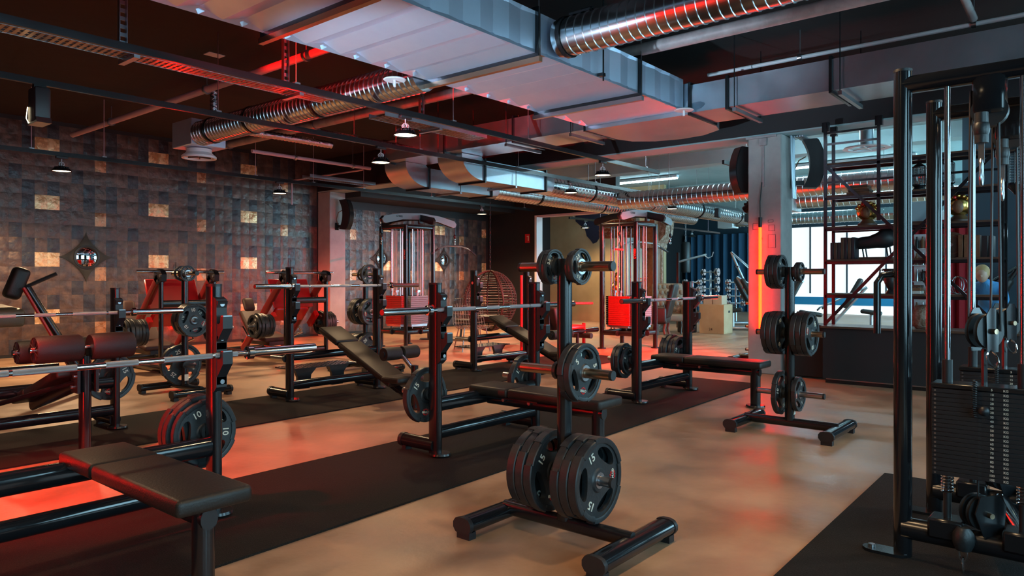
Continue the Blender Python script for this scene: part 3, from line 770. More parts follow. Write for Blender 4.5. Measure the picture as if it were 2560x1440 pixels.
def plate(label, loc, kg, Rr, T, spin=0, rotz=0, detail=True, group='weight plates'):
    t = thing('weight_plate', label, 'weight plate', loc, rotz, group)
    t.rotation_euler = Matrix.Rotation(rotz, 3, 'Z').to_4x4().to_euler() if False else (0, 0, rotz)
    me, ring = plate_mesh(Rr, T, kg)
    d = link('disc', me, t, rot=(0, spin, 0)); 
    link('hub_ring', ring, t)
    if detail:
        for k in range(3):
            a = math.pi / 2 + math.pi / 3 + k * 2 * math.pi / 3
            off = -T * .31 - .0008
            rr = Rr * (.62 if k < 2 else .60)
            ang = a + math.pi / 2 * (1 if k == 0 else -1 if k == 1 else -1) * (1 if k < 2 else 1)
            rotm = Matrix.Rotation(-(a - math.pi / 2), 4, 'Y') @ Matrix.Rotation(math.pi / 2, 4, 'X')
            if k < 2:
                o = link('number', text_mesh(str(kg), Rr * .27, 'white_print'), d)
                o.matrix_local = Matrix.Translation((rr * math.cos(a), off, rr * math.sin(a))) @ rotm
            else:
                o = link('logo_text', text_mesh('GYM80', Rr * .115, 'white_print'), d)
                o.matrix_local = Matrix.Translation((rr * math.cos(a), off, rr * math.sin(a))) @ rotm
                o2 = link('logo_mark', logo_mesh(round(Rr * .16, 3)), d)
                o2.matrix_local = Matrix.Translation((rr * math.cos(a), off, rr * math.sin(a))) @ rotm
    return t
ORD = {1: ['only'], 2: ['outer', 'inner'], 3: ['outermost', 'middle', 'innermost'], 4: ['outermost', 'second', 'third', 'innermost'],
       5: ['outermost', 'second', 'third', 'fourth', 'innermost'], 6: ['outermost', 'second', 'third', 'fourth', 'fifth', 'innermost']}
def stack(where, base, direction, specs, rotz=0, group='weight plates', gap=.003, detail_all=False):
    """plates pushed onto a peg; base = peg root, direction = unit vector outward; specs from root outward"""
    b = Vector(base); d = Vector(direction); pos = 0; n = len(specs); q = 0
    for i, (kg, Rr, T) in enumerate(specs):
        c = b + d * (pos + T / 2); pos += T + gap
        word = ORD[n][n - 1 - i]
        lab = f"{word} {kg} kg plate {where}" if n > 1 else f"single {kg} kg plate {where}"
        plate(lab, tuple(c), kg, Rr, T, random.uniform(0, 6.28) if not (kg == 15 and detail_all) else [2.2, .4, .55][i % 3], rotz, detail_all or i == n - 1 or i == 0, group)
P15 = (15, .205, .05); P10 = (10, .185, .042); P20 = (20, .225, .055); P25 = (25, .235, .06); P5 = (5, .145, .036); P2 = (2.5, .09, .026); P1 = (1.25, .08, .022)
def tree(label, x, y, mats=('black_metal',), H=1.40, levels=(.33, .84, 1.36)):
    t = thing('plate_tree', label, 'plate rack', (x, y, 0), 0, 'plate trees')
    MB().oval((0, 0, .10), (0, 0, H), .07, .08, (0, 1, 0)).obj('post', 'black_metal', t)
    MB().oval((0, -.39, .085), (0, .39, .085), .05, .075, (0, 0, 1)).obj('cross_bar', 'black_metal', t)
    for s_ in (-1, 1):
        f = MB().oval((-.31, s_ * .39, .068), (.31, s_ * .39, .068), .115, .075, (0, 0, 1)).obj('foot', 'black_gloss', t)
        for e in (-1, 1):
            MB().oval((e * .31, s_ * .39, .068), (e * .335, s_ * .39, .068), .122, .082, (0, 0, 1)).box((e * .30, s_ * .39, .017), (.05, .085, .034)).obj('end_cap', 'black_plastic', f)
    for z in levels:
        for s_ in (-1, 1):
            p = MB().tube([(0, s_ * .03, z), (0, s_ * .27, z)], .0245, 14).obj('peg', 'brass_rod' if z > .5 else 'steel', t)
            MB().tube([(0, s_ * .265, z), (0, s_ * .285, z)], .0242, 14).obj('peg_cap', 'black_plastic', p)
            MB().tube([(0, s_ * .03, z), (0, s_ * .05, z)], .045, 16).obj('peg_collar', 'rubber', p)
    MB().box((-.001, -.041, .19), (.045, .001, .07)).obj('label_sticker', 'white_print', t)
    return t
def fill(where, x, y, spec):
    for z, s_, ps in spec:
        lvl = {.33: 'bottom', .84: 'middle', 1.36: 'top'}[z]
        side = 'right' if s_ < 0 else 'left'
        stack(f'on the {lvl} {side} peg of {where}', (x, y + s_ * .055, z), (0, s_, 0), ps, 0, 'plates on the trees', .003, True)
tree('black plate tree standing closest to the viewer, loaded with 15 kg plates', 2.93, 2.10)
fill('the closest tree', 2.93, 2.10, [(1.36, 1, [P2, P2]), (1.36, -1, [P1, P2]), (.84, -1, [P5, P5]), (.33, 1, [P15] * 3), (.33, -1, [P15] * 3)])
tree('black plate tree standing in front of the concrete column with the red tube', 6.2, 2.10)
fill('the tree by the column', 6.2, 2.10, [(1.36, 1, [P5, P5, P5]), (1.36, -1, [P1, P1]), (.84, 1, [P10] * 3), (.84, -1, [P10] * 3), (.33, 1, [P10]), (.33, -1, [P5])])
tree('black plate tree in front of the left leg press, holding a large 25 kg plate', 3.88, 8.04)
fill('the leg press tree', 3.88, 8.04, [(1.36, 1, [P2]), (1.36, -1, [P2]), (.84, -1, [P10] * 4), (.33, 1, [P25])])
tree('black plate tree behind the sloping bench, in front of the tiled wall', 6.45, 8.05)
fill('the tree behind the bench', 6.45, 8.05, [(1.36, 1, [P2]), (1.36, -1, [P5]), (.84, 1, [P10] * 3), (.84, -1, [P10] * 2), (.33, 1, [P15] * 3), (.33, -1, [P20])])

tree('plate tree half hidden behind the left edge of the concrete column', 11.0, 4.12, H=1.0, levels=(.2, .56, .92))
stack('jutting out behind the column edge', (11.0, 4.175, .56), (0, 1, 0), [P10, P10], 0, 'plates on the trees', .003, True)
stack('lowest behind the column edge', (11.0, 4.175, .2), (0, 1, 0), [P5], 0, 'plates on the trees', .003, True)
# ------------------------------------------------------------------ barbells
def barbell(label, x, y, z):
    t = thing('barbell', label, 'barbell', (x, y, z), 0, 'chrome barbells')
    MB().tube([(-.66, 0, 0), (.66, 0, 0)], .0145, 14).obj('shaft', 'chrome', t)
    for a, b in ((-.60, -.47), (-.455, -.20), (-.075, .075), (.20, .455), (.47, .60)):
        MB().tube([(a, 0, 0), (b, 0, 0)], .0155, 14).obj('knurling', 'knurl', t)
    for s_ in (-1, 1):
        sl = MB().tube([(s_ * .69, 0, 0), (s_ * 1.1, 0, 0)], .025, 18).obj('sleeve', 'chrome', t)
        MB().lathe([(.0, s_ * .655), (.03, s_ * .655), (.037, s_ * .66), (.037, s_ * .69), (.03, s_ * .695), (0, s_ * .695)], (0, 0, 0), 'X', 18).obj('collar', 'chrome', t)
        MB().tube([(s_ * 1.098, 0, 0), (s_ * 1.102, 0, 0)], .02, 14).obj('end_plug', 'red_print', sl)
    return t
# ------------------------------------------------------------------ benches
def hook_poly(zb):
    return [(-.05, zb - .19), (-.085, zb - .16), (-.085, zb - .12), (-.15, zb - .045), (-.15, zb + .02), (-.122, zb + .02), (-.118, zb - .016), (-.100, zb - .022), (-.083, zb - .016), (-.078, zb + .05), (-.10, zb + .10), (-.05, zb + .12)]
def uprights(t, H=1.25, hooks=(1.065, .875), badge=True):
    for s_ in (-1, 1):
        x = s_ * .585
        u = MB().oval((x, 0, .012), (x, 0, H), .055, .115, (0, 1, 0)).obj('upright', 'black_metal', t)
        MB().oval((x, 0, H - .004), (x, 0, H + .01), .058, .118, (0, 1, 0)).obj('end_cap', 'black_plastic', u)
        MB().lathe([(0, .014), (.075, .014), (.08, 0.0), (0, 0.0)], (x, -.05, .012), 'Z', 20).obj('foot_disc', 'black_metal', u)
        hp = MB().prism([(-.05, hooks[0] + .125), (-.085, hooks[0] + .11), (-.085, hooks[1] - .175), (-.05, hooks[1] - .205)], 'YZ', x - .03, x + .03).obj('hook_plate', 'black_plastic', t)
        for zb in hooks:
            MB().prism(hook_poly(zb), 'YZ', x - .028, x + .028).obj('bar_hook', 'black_plastic', hp)
            MB().box((x, -.136, zb + .022), (.05, .026, .008)).obj('hook_liner', 'steel', hp)
        for z in (hooks[0] + .085, hooks[0] - .1, hooks[1] - .145):
            MB().lathe([(0, -.094), (.013, -.094), (.013, -.085), (0, -.085)], (x, 0, z), 'Y', 10).obj('bolt', 'steel', hp)
        if badge and s_ < 0:
            MB().lathe([(0, -.0286), (.02, -.0286), (.02, -.027), (0, -.027)], (x, 0, H - .17), 'X', 16).obj('badge', 'red_print', u)
            MB().box((x - .0295, 0, H - .17), (.001, .022, .006)).obj('badge_text', 'white_print', u)
        MB().tube([(x, 0, .07), (x, .33, .07)], .048, 16, up=(0, 0, 1)).obj('rear_foot', 'black_metal', t)
        MB().tube([(x, .325, .07), (x, .36, .07)], .052, 16, up=(0, 0, 1)).box((x, .31, .016), (.06, .04, .032)).obj('foot_cap', 'black_plastic', t)
        pg = MB().tube([(x, .05, .44), (x, .34, .44)], .0245, 12, up=(0, 0, 1)).obj('storage_peg', 'steel', t)
        MB().tube([(x, .05, .44), (x, .075, .44)], .045, 14, up=(0, 0, 1)).obj('peg_collar', 'rubber', pg)
    MB().oval((-.585, .0, .16), (.585, .0, .16), .075, .095, (0, 0, 1)).obj('lower_cross_tube', 'black_gloss', t)
def bench_plates(where, x, y, left, right):
    for s_, ps in ((-1, left), (1, right)):
        if ps: stack(f'on the {"left" if s_ < 0 else "right"} storage peg of {where}', (x + s_ * .585, y + .08, .44), (0, 1, 0), ps[::-1], 0, 'plates stored on benches', .003, True)
def flat_bench(label, x, y):
    t = thing('bench_press', label, 'weight bench', (x, y, .012), 0, 'flat bench presses')
    uprights(t)
    MB().oval((-.585, .0, .37), (.585, .0, .37), .075, .11, (0, 0, 1)).obj('upper_cross_tube', 'black_gloss', t)
    MB().oval((0, 0.0, .345), (0, -1.08, .345), .07, .085, (0, 0, 1)).obj('spine', 'black_metal', t)
    for (a, b) in ((.08, -.31), (-.313, -1.14)):
        MB().rbox((0, (a + b) / 2, .425), (.31, a - b, .07), .022, 3).obj('pad', 'leather', t, 60)
    MB().box((0, -.33, .382), (.24, .5, .012)).obj('pad_plate', 'black_metal', t)
    MB().oval((0, -1.03, .0), (0, -1.03, .39), .1, .075, (1, 0, 0)).obj('front_leg', 'black_metal', t)
    MB().lathe([(0, .014), (.09, .014), (.095, 0), (0, 0)], (0, -1.03, 0), 'Z', 20).obj('foot_disc', 'black_metal', t)
    for q in (-.2, -.45):
        MB().lathe([(0, -.06), (.014, -.06), (.014, -.036), (0, -.036)], (0, q, .355), 'X', 10).obj('bolt', 'steel', t)
    return t
RY = 3.80
flat_bench('flat bench press in the lower left foreground', 1.41, RY)
flat_bench('flat bench press in the middle of the front row behind the closest plate tree', 4.27, RY)
flat_bench('flat bench press at the right end of the front row beside the column', 7.17, RY)
barbell('chrome barbell on the lower hooks of the foreground bench', 1.475, RY - .10, .012 + .875)
barbell('chrome barbell across the middle bench of the front row', 4.20, RY - .10, .012 + 1.065)
barbell('chrome barbell on the front-row bench beside the column', 7.22, RY - .10, .012 + 1.065)
bench_plates('the foreground bench', 1.41, RY, [], [P15, P15, P10])
bench_plates('the middle front bench', 4.27, RY, [P15], [P15])
bench_plates('the bench beside the column', 7.17, RY, [P10, P10, P5], [P15, P15, P10, P10])
def incline_bench(label, x, y, platform=True):
    t = thing('incline_bench', label, 'weight bench', (x, y, .012), 0, 'sloping bench presses')
    uprights(t, 1.40, (1.21, 1.02))
    a = math.atan2(.50, 1.18)
    rot = Matrix.Rotation(a, 3, 'X')
    MB().oval((-.585, .0, .46), (.585, .0, .46), .06, .085, (0, 0, 1)).obj('upper_cross_tube', 'black_gloss', t)
    for c, L in (((0, -.05, .655), .36), ((0, -.66, .395), .92)):
        MB().rbox(c, (.3, L, .065), .02, 3, rot).obj('pad', 'leather', t, 60)
    MB().oval((0, .05, .62), (0, -1.28, .06), .06, .085, (0, .4, 1)).obj('spine', 'black_gloss', t)
    MB().rbox((0, -1.12, .27), (.36, .26, .06), .02, 3).obj('seat_pad', 'leather', t, 60)
    MB().oval((0, -1.3, .0), (0, -1.3, .42), .08, .06, (1, 0, 0)).obj('front_post', 'black_metal', t)
    MB().lathe([(0, .014), (.085, .014), (.09, 0), (0, 0)], (0, -1.36, 0), 'Z', 20).obj('foot_disc', 'black_metal', t)
    MB().tube([(0, -1.3, .36), (0, -1.08, .53)], .022, 10).tube([(.06, -1.3, .30), (.06, -1.08, .47)], .014, 8).obj('leg_hold_arm', 'chrome', t)
    for s_ in (-1, 1):
        MB().tube([(s_ * .02, -1.08, .53), (s_ * .22, -1.08, .53)], .066, 18).obj('leg_roller', 'foam', t)
        MB().tube([(s_ * .22, -1.08, .53), (s_ * .235, -1.08, .53)], .03, 12).obj('roller_cap', 'black_plastic', t)
    MB().tube([(-.1, -1.3, .2), (.1, -1.3, .2)], .02, 10).obj('adjuster', 'brass_rod', t)
    if platform:
        p = MB().box((0, .36, .295), (.86, .34, .012)).obj('spotter_platform', 'black_metal', t)
        st = MB()
        for i in range(14):
            for j in range(6):
                st.box((-.39 + i * .06, .23 + j * .055, .303), (.03, .008, .004), Matrix.Rotation(.7 if (i + j) % 2 else -.7, 3, 'Z'))
        o = st.obj('tread_pattern', 'black_metal', p); o['kind'] = 'stuff'
        for xx in (-.25, .2):
            MB().prism([(xx - .14, .29), (xx + .14, .29), (xx + .07, .22), (xx + .05, .07), (xx - .1, .07), (xx - .1, .2)], 'XZ', .2, .24).obj('platform_leg', 'black_metal', t)
    return t
SY = 6.68
incline_bench('sloping bench press in the middle of the second row', 4.93, SY)
incline_bench('sloping bench press at the right of the second row near the hanging chair', 7.98, SY + .18)
barbell('chrome barbell across the middle sloping bench of the second row', 4.98, SY - .10, .012 + 1.21)
# decline bench with foam rollers at far left
t = thing('decline_bench', 'decline bench with big black foam rollers at the left edge', 'weight bench', (2.0, SY - .06, .012), 0, 'sloping bench presses')
uprights(t, 1.2, (1.0, .81))
MB().oval((-.585, .0, .40), (.585, .0, .40), .07, .10, (0, 0, 1)).obj('upper_cross_tube', 'black_gloss', t)
rot = Matrix.Rotation(-R(17), 3, 'X')
for c, L in (((0, .0, .36), .3), ((0, -.52, .51), .74)):
    MB().rbox(c, (.30, L, .07), .022, 3, rot).obj('pad', 'leather', t, 60)
MB().oval((0, .1, .27), (0, -.98, .56), .06, .10, (0, .3, 1)).obj('spine', 'black_metal', t)
MB().oval((0, -.98, .0), (0, -.98, .74), .1, .075, (1, 0, 0)).obj('front_post', 'black_gloss', t)
for (yy, zz, rr) in ((-.98, .80, .095), (-.62, .76, .085)):
    MB().tube([(-.34, yy, zz), (.34, yy, zz)], .016, 10).obj('roller_axle', 'chrome', t)
    for s_ in (-1, 1):
        r_ = MB().lathe([(.017, s_ * .03), (rr * .9, s_ * .03), (rr, s_ * .045), (rr, s_ * .30), (rr * .93, s_ * .318), (.017, s_ * .31)], (0, yy, zz), 'X', 28).obj('foam_roller', 'foam', t, 50)
        sp_ = MB()
        for k in range(12):
            a = k * math.pi / 6
            sp_.box((s_ * .315, yy + .05 * math.cos(a), zz + .05 * math.sin(a)), (.01, .06, .008), Matrix.Rotation(a, 3, 'X'))
        sp_.obj('end_spokes', 'black_plastic', r_)
        MB().lathe([(0, s_ * .30), (.022, s_ * .30), (.022, s_ * .345), (0, s_ * .345)], (0, yy, zz), 'X', 12).obj('axle_nut', 'chrome', r_)
MB().tube([(.04, -.98, .62), (.04, -.62, .74)], .02, 10).tube([(-.04, -.98, .62), (-.04, -.62, .74)], .02, 10).obj('roller_arm', 'black_metal', t)
for s_ in (-1, 1): MB().box((s_ * .06, -.98, .56), (.02, .12, .16)).obj('hinge_plate', 'black_metal', t)
for q in ((.075, -1.0, .6), (.075, -.95, .52), (-.075, -1.0, .6), (-.075, -.95, .52)):
    MB().lathe([(0, -.008), (.014, -.008), (.014, .008), (0, .008)], q, 'X', 10).obj('bolt', 'steel', t)
MB().tube([(-.05, -.98, .56), (-.4, -.2, .33)], .018, 8).obj('brace', 'black_metal', t)
bench_plates('the decline bench at left', 2.0, SY - .06, [], [P15])
barbell('chrome barbell over the decline bench at the left edge', 2.02, SY - .16, .012 + 1.0)
# ------------------------------------------------------------------ leg presses
def leg_press(label, x, y, tone):
    t = thing('leg_press', label, 'leg press', (x, y, 0), 0, 'leg press machines')
    for s_ in (-1, 1):
        xx = s_ * .38
        MB().oval((xx, 0, .0), (xx, 0, 1.32), .05, .085, (0, 1, 0)).obj('post', 'black_metal', t)
        br = MB().prism([(-.09, 1.27), (-.10, 1.36), (-.05, 1.42), (.04, 1.44), (.14, 1.38), (.15, 1.30), (.06, 1.22)], 'YZ', xx - .035, xx + .035).obj('corner_plate', 'black_metal', t)
        for q in ((-.05, 1.34), (.09, 1.36), (.02, 1.27)):
            MB().lathe([(0, -.045), (.02, -.045), (.02, .045), (0, .045)], (xx, q[0], q[1]), 'X', 10).obj('bolt', 'steel', br)
        MB().oval((xx, .05, 1.33), (xx, 1.28, .10), .07, .14, (0, .7, .7)).obj('slide_rail', 'rail_red_lit', t)
        MB().oval((xx, -.12, .05), (xx, 2.0, .05), .07, .09, (0, 0, 1)).obj('base_rail', 'black_metal', t)
        pg = MB().tube([(s_ * .42, .32, .55), (s_ * .86, .32, .55)], .0245, 12).obj('plate_peg', 'steel', t)
        MB().tube([(s_ * .42, .32, .55), (s_ * .47, .32, .55)], .05, 12).obj('peg_collar', 'rubber', pg)
        MB().box((s_ * .40, .40, .62), (.06, .30, .10), Matrix.Rotation(-R(45), 3, 'X')).obj('sled_side', 'red_paint_and_cast', t)
    MB().tube([(-.66, .12, 1.40), (.60, .12, 1.40)], .022, 12).obj('top_bar', 'chrome', t)
    MB().oval((-.38, 0, .95), (.38, 0, .95), .06, .10, (0, 0, 1)).obj('cross_tube', 'black_metal', t)
    MB().oval((-.38, .02, .14), (.38, .02, .14), .06, .09, (0, 0, 1)).obj('cross_tube', 'black_metal', t)
    MB().oval((-.38, 1.9, .05), (.38, 1.9, .05), .06, .09, (0, 0, 1)).obj('cross_tube', 'black_metal', t)
    rot = Matrix.Rotation(R(48), 3, 'X')
    MB().rbox((-.02, .42, 1.06), (.74, .035, .50), .012, 1, Matrix.Rotation(-R(22), 3, 'X')).obj('foot_plate', 'red_paint_and_cast', t)
    MB().rbox((0, .5, .72), (.62, .30, .08), .02, 1, Matrix.Rotation(-R(45), 3, 'X')).obj('sled_frame', 'red_paint_and_cast', t)
    MB().rbox((0, 1.50, .50), (.46, .10, .60), .04, 3, Matrix.Rotation(-R(42), 3, 'X')).obj('back_pad', 'pad_red', t, 60)
    MB().rbox((-.30, 1.25, .86), (.20, .09, .24), .05, 3, Matrix.Rotation(-R(25), 3, 'X')).obj('head_pad', 'pad_red', t, 60)
    MB().rbox((0, 1.05, .30), (.46, .40, .09), .035, 3, Matrix.Rotation(R(12), 3, 'X')).obj('seat_pad', 'pad_red', t, 60)
    for s_ in (-1, 1):
        MB().tube([(s_ * .32, .9, .3), (s_ * .52, .9, .36), (s_ * .52, 1.05, .5)], .016, 8).obj('handle', 'chrome', t)
    MB().box((0, 1.3, .2), (.3, .9, .06)).obj('seat_rail', 'black_metal', t)
    return t
leg_press('leg press with red sled on the left in front of the tiles', 4.92, 10.1, 0)
leg_press('leg press with red sled on the right next to the far column', 6.88, 10.1, 1)
for nm, x in (('the left leg press', 4.92), ('the right leg press', 6.88)):
    stack(f'on the left side of {nm}', (x - .475, 10.42, .55), (-1, 0, 0), [P10, P10, P10, P15, P15, P10], R(-90), 'plates on the leg presses', .004)
    stack(f'on the right side of {nm}', (x + .475, 10.42, .55), (1, 0, 0), [P15, P10, P10, P10, P10], R(-90), 'plates on the leg presses', .004)
# ------------------------------------------------------------------ leg machine cut by the left edge
t = thing('leg_curl_machine', 'padded machine with olive pads cut by the left picture edge', 'gym machine', (2.35, 9.4, 0))
MB().rbox((.0, .1, .90), (.55, .95, .20), .05, 3, Matrix.Rotation(R(3), 3, 'X')).obj('seat_pad', 'leather_tan', t, 60)
MB().rbox((-.28, .2, 1.12), (.12, .6, .62), .05, 3, Matrix.Rotation(R(-12), 3, 'Y')).obj('back_pad', 'leather_tan', t, 60)
MB().rbox((.27, -.05, 1.25), (.17, .16, .36), .05, 3, Matrix.Rotation(R(20), 3, 'Y')).obj('knee_pad', 'leather', t, 60)
MB().tube([(.3, -.05, 1.18), (.62, -.2, 1.36)], .022, 8).obj('grip', 'black_plastic', t)
MB().oval((.36, -.1, 1.2), (.95, -.35, 0), .08, .10, (0, 1, 0)).obj('front_strut', 'black_metal', t)
MB().oval((.30, -.18, 1.2), (.83, -.42, 0), .03, .06, (0, 1, 0)).obj('red_strut', 'red_paint_and_cast', t)
MB().oval((.05, .0, 0), (.05, .0, .82), .06, .09, (0, 1, 0)).obj('leg', 'black_metal', t)
MB().oval((-.3, .4, 0), (-.3, .4, 1.0), .06, .09, (0, 1, 0)).obj('leg', 'black_metal', t)
MB().oval((-.4, .0, .28), (.7, .0, .28), .06, .09, (0, 0, 1)).obj('stretcher', 'black_metal', t)
MB().oval((-.4, .4, .04), (.95, -.35, .04), .07, .07, (0, 0, 1)).obj('base_rail', 'black_metal', t)

# ------------------------------------------------------------------ cable towers
def chain(m, p0, p1, r=.012, step=.035):
    p0, p1 = Vector(p0), Vector(p1); L = (p1 - p0).length; n = max(1, int(L / step)); d = (p1 - p0) / L
    side = d.cross(Vector((0, 1, .2))).normalized(); oth = d.cross(side)
    for i in range(n):
        c = p0 + d * (L * (i + .5) / n); a = side if i % 2 else oth
        ps = []
        for k in range(10):
            th = 2 * math.pi * k / 10
            ps.append(c + a * (r * math.cos(th)) + d * (step * .72 * math.sin(th)))
        m.tube(ps, r * .28, 5, closed=True)
    return m
def stack_block(t, x, y, z0, z1, n, wx, wy, m='black_metal', axis='Y'):
    h = (z1 - z0) / n
    me = MB().rbox((0, 0, 0), (wx, wy, h - .003), .002, 1).mesh('weight_slab', m)
    b = None
    for i in range(n):
        link('weight_slab', me, t, (x, y, z0 + h * (i + .5)))
def tower(label, x, y, rotz, S=.35, H=2.42, arms='bar'):
    t = thing('cable_tower', label, 'cable machine', (x, y, 0), rotz, 'multi-station cable towers')
    for sx in (-1, 1):
        for sy in (-1, 1):
            MB().oval((sx * S, sy * S, 0), (sx * S, sy * S, H - .12), .06, .09, (0, 1, 0)).obj('post', 'black_gloss', t)
            MB().tube([(sx * S, sy * S, .0), (sx * S, sy * S, .02)], .08, 14).obj('foot_disc', 'black_metal', t)
    for sy in (-1, 1):
        MB().oval((-S, sy * S, .30), (S, sy * S, .30), .05, .09, (0, 0, 1)).obj('base_rail', 'black_metal', t)
        MB().oval((-S, sy * S, H - .14), (S, sy * S, H - .14), .05, .08, (0, 0, 1)).obj('top_rail', 'black_metal', t)
    for sx in (-1, 1):
        MB().oval((sx * S, -S, .30), (sx * S, S, .30), .05, .09, (0, 0, 1)).obj('base_rail', 'black_metal', t)
        MB().oval((sx * S, -S, H - .14), (sx * S, S, H - .14), .05, .08, (0, 0, 1)).obj('top_rail', 'black_metal', t)
    # stacks, guide rods, cables on the four sides
    for k in range(4):
        a = k * math.pi / 2; M = Matrix.Rotation(a, 3, 'Z')
        c = M @ Vector((0, -S + .06, 0))
        for q in (-.13, .13):
            p = M @ Vector((q, -S + .06, 0))
            MB().tube([(p.x, p.y, .36), (p.x, p.y, H - .14)], .013, 8).obj('guide_rod', 'rod_chrome', t)
        for q in (-.03, .05):
            p = M @ Vector((q, -S + .02, 0))
            MB().tube([(p.x, p.y, .95), (p.x, p.y, H - .14)], .005, 6).obj('cable', 'white_metal', t)
        wx, wy = (.44, .12) if k % 2 == 0 else (.12, .44)
        MB().box((c.x, c.y, .42), (wx * .9, wy * .9, .04)).obj('stack_base', 'steel', t)
        stack_block(t, c.x, c.y, .44, .98, 15, wx, wy, 'stack_red_lit' if k == 3 else 'beam_blue' if k == 0 else 'black_metal')  # red and cool light on two sides put into the slab colours
        MB().tube([(c.x, c.y, .94), (c.x, c.y, 1.05)], .02, 8).box((c.x, c.y, 1.06), (.05, .05, .04)).obj('stack_stem', 'steel', t)
        pb = M @ Vector((0, -S - .03, .30))
        w = MB(); w.lathe([(0, -.012), (.05, -.012), (.044, 0), (.05, .012), (0, .012)], tuple(pb), 'X' if k % 2 == 0 else 'Y', 16).obj('pulley', 'black_plastic', t)
    # arched head beams
    ar = [( -.92, H - .10), (-.95, H - .04), (-.90, H + .02), (-.5, H + .09), (0, H + .12), (.5, H + .09), (.90, H + .02), (.95, H - .04), (.92, H - .10), (.86, H - .11), (.45, H - .02), (0, H + .0), (-.45, H - .02), (-.86, H - .11)]
    MB().prism(ar, 'XZ', -S - .05, -S - .025).obj('head_beam', 'beam_blue', t, 25)
    MB().prism(ar, 'XZ', -S + .005, -S + .03).obj('head_beam', 'black_metal', t, 25)
    MB().prism([(p[0] * .8, p[1]) for p in ar], 'YZ', -.03, .03).obj('head_beam', 'black_metal', t, 25)
    for s_ in (-1, 1):
        px = s_ * .88
        MB().lathe([(0, -.02), (.06, -.02), (.052, 0), (.06, .02), (0, .02)], (px, -S - .01, H - .05), 'Y', 18).obj('pulley', 'black_plastic', t)
        hz = 2.05 if s_ > 0 else 2.0
        MB().tube([(px + s_ * .06, -S - .01, H - .06), (px + s_ * .06, -S - .01, hz + .1)], .006, 6).obj('cable', 'black_plastic', t)
        MB().ball((px + s_ * .06, -S - .01, hz + .09), .028, 10, 6, (1, 1, 1.6)).obj('cable_stop', 'black_plastic', t)
        chain(MB(), (px + s_ * .06, -S - .01, hz + .06), (px + s_ * .06, -S - .01, hz - .08), .014, .04).obj('snap_hook', 'chrome', t)
    MB().rbox((0, -S - .03, H - .03), (.12, .05, .12), .015, 1).obj('head_pulley_box', 'black_plastic', t)
    tm = link('brand_text', text_mesh('GYM80', .05, 'black_plastic'), t); tm.matrix_local = Matrix.Translation((-.55, -S - .052, H + .03)) @ Matrix.Rotation(math.pi / 2, 4, 'X')
    v = MB()
    tv = link('post_lettering', text_mesh('GYM80', .06, 'red_print'), t)
    tv.matrix_local = Matrix.Translation((-S - .031, -S, 1.75)) @ Matrix.Rotation(-math.pi / 2, 4, 'Z') @ Matrix.Rotation(math.pi / 2, 4, 'X') @ Matrix.Rotation(math.pi / 2, 4, 'Z')
    return t
tower('four-sided cable tower in front of the golden tiled wall', 9.38, 10.45, 0)
tower('four-sided cable tower with red-lit weight stack, right of centre', 11.75, 6.95, 0, .36, 2.44)
lb = thing('lat_bar', 'curved lat pulldown bar hanging from the tower by the golden wall', 'handle bar', (10.3, 10.08, 1.92))
MB().tube([(-.6, 0, -.12), (-.42, 0, -.02), (-.2, 0, .03), (.2, 0, .03), (.42, 0, -.02), (.6, 0, -.12)], .014, 8).obj('bar', 'steel', lb)
MB().tube([(-.62, 0, -.135), (-.46, 0, -.04)], .02, 8).tube([(.62, 0, -.135), (.46, 0, -.04)], .02, 8).obj('grip', 'black_plastic', lb)
lb = thing('lat_bar', 'red-lit lat pulldown bar hanging behind the right-hand tower', 'handle bar', (12.8, 7.3, 2.0))
MB().tube([(-.75, .2, -.12), (-.5, .1, .0), (0, 0, .04), (.4, -.1, .02), (.75, -.2, -.14)], .016, 8).obj('bar', 'steel', lb)
MB().tube([(.55, -.145, -.05), (.77, -.205, -.145)], .022, 8).obj('grip', 'black_plastic', lb)
th = thing('triangle_handle', 'red and steel triangle handle hanging on the right-hand tower', 'handle bar', (10.81, 6.58, 1.98))
MB().tube([(0, 0, .0), (-.09, 0, -.16), (.09, 0, -.16)], .010, 8, closed=True).obj('frame', 'steel', th)
MB().tube([(-.12, 0, -.17), (.12, 0, -.17)], .016, 8).obj('grip', 'red_paint_and_cast', th)
# low row station beside the right-hand tower
t = thing('low_row_station', 'red-lit low rowing seat and foot rest beside the right-hand tower', 'gym machine', (10.55, 7.35, 0))  # red lamp light put into the seat, bar and upright colours
MB().oval((-1.2, .0, .36), (.75, .0, .36), .07, .09, (0, 0, 1)).obj('rail', 'black_gloss', t)
MB().rbox((-.1, 0, .45), (.5, .30, .07), .025, 2).obj('seat_pad', 'red_paint_and_cast', t, 60)
MB().oval((-1.15, 0, 0), (-1.15, 0, .33), .06, .06, (0, 1, 0)).obj('leg', 'black_metal', t)
MB().oval((.1, 0, 0), (.1, 0, .33), .06, .06, (0, 1, 0)).obj('leg', 'black_metal', t)
MB().tube([(-.55, -.1, .88), (.35, -.15, .86)], .022, 10).obj('handle_bar', 'red_paint_and_cast', t)
MB().rbox((-.7, 0, .62), (.10, .30, .40), .03, 2, Matrix.Rotation(R(-15), 3, 'Y')).obj('chest_pad', 'leather', t, 60)
MB().oval((-.75, 0, .36), (-.75, 0, .8), .05, .05, (0, 1, 0)).obj('post', 'black_metal', t)
MB().oval((-1.1, .3, 0), (-1.1, .3, 1.36), .05, .09, (1, 0, 0)).obj('upright', 'red_paint_and_cast', t)
MB().tube([(.25, -.2, .28), (.25, .2, .28)], .05, 12).obj('foot_roller', 'foam', t)
MB().oval((.3, .0, .1), (.3, 0, .5), .05, .07, (0, 1, 0)).obj('roller_arm', 'red_paint_and_cast', t)

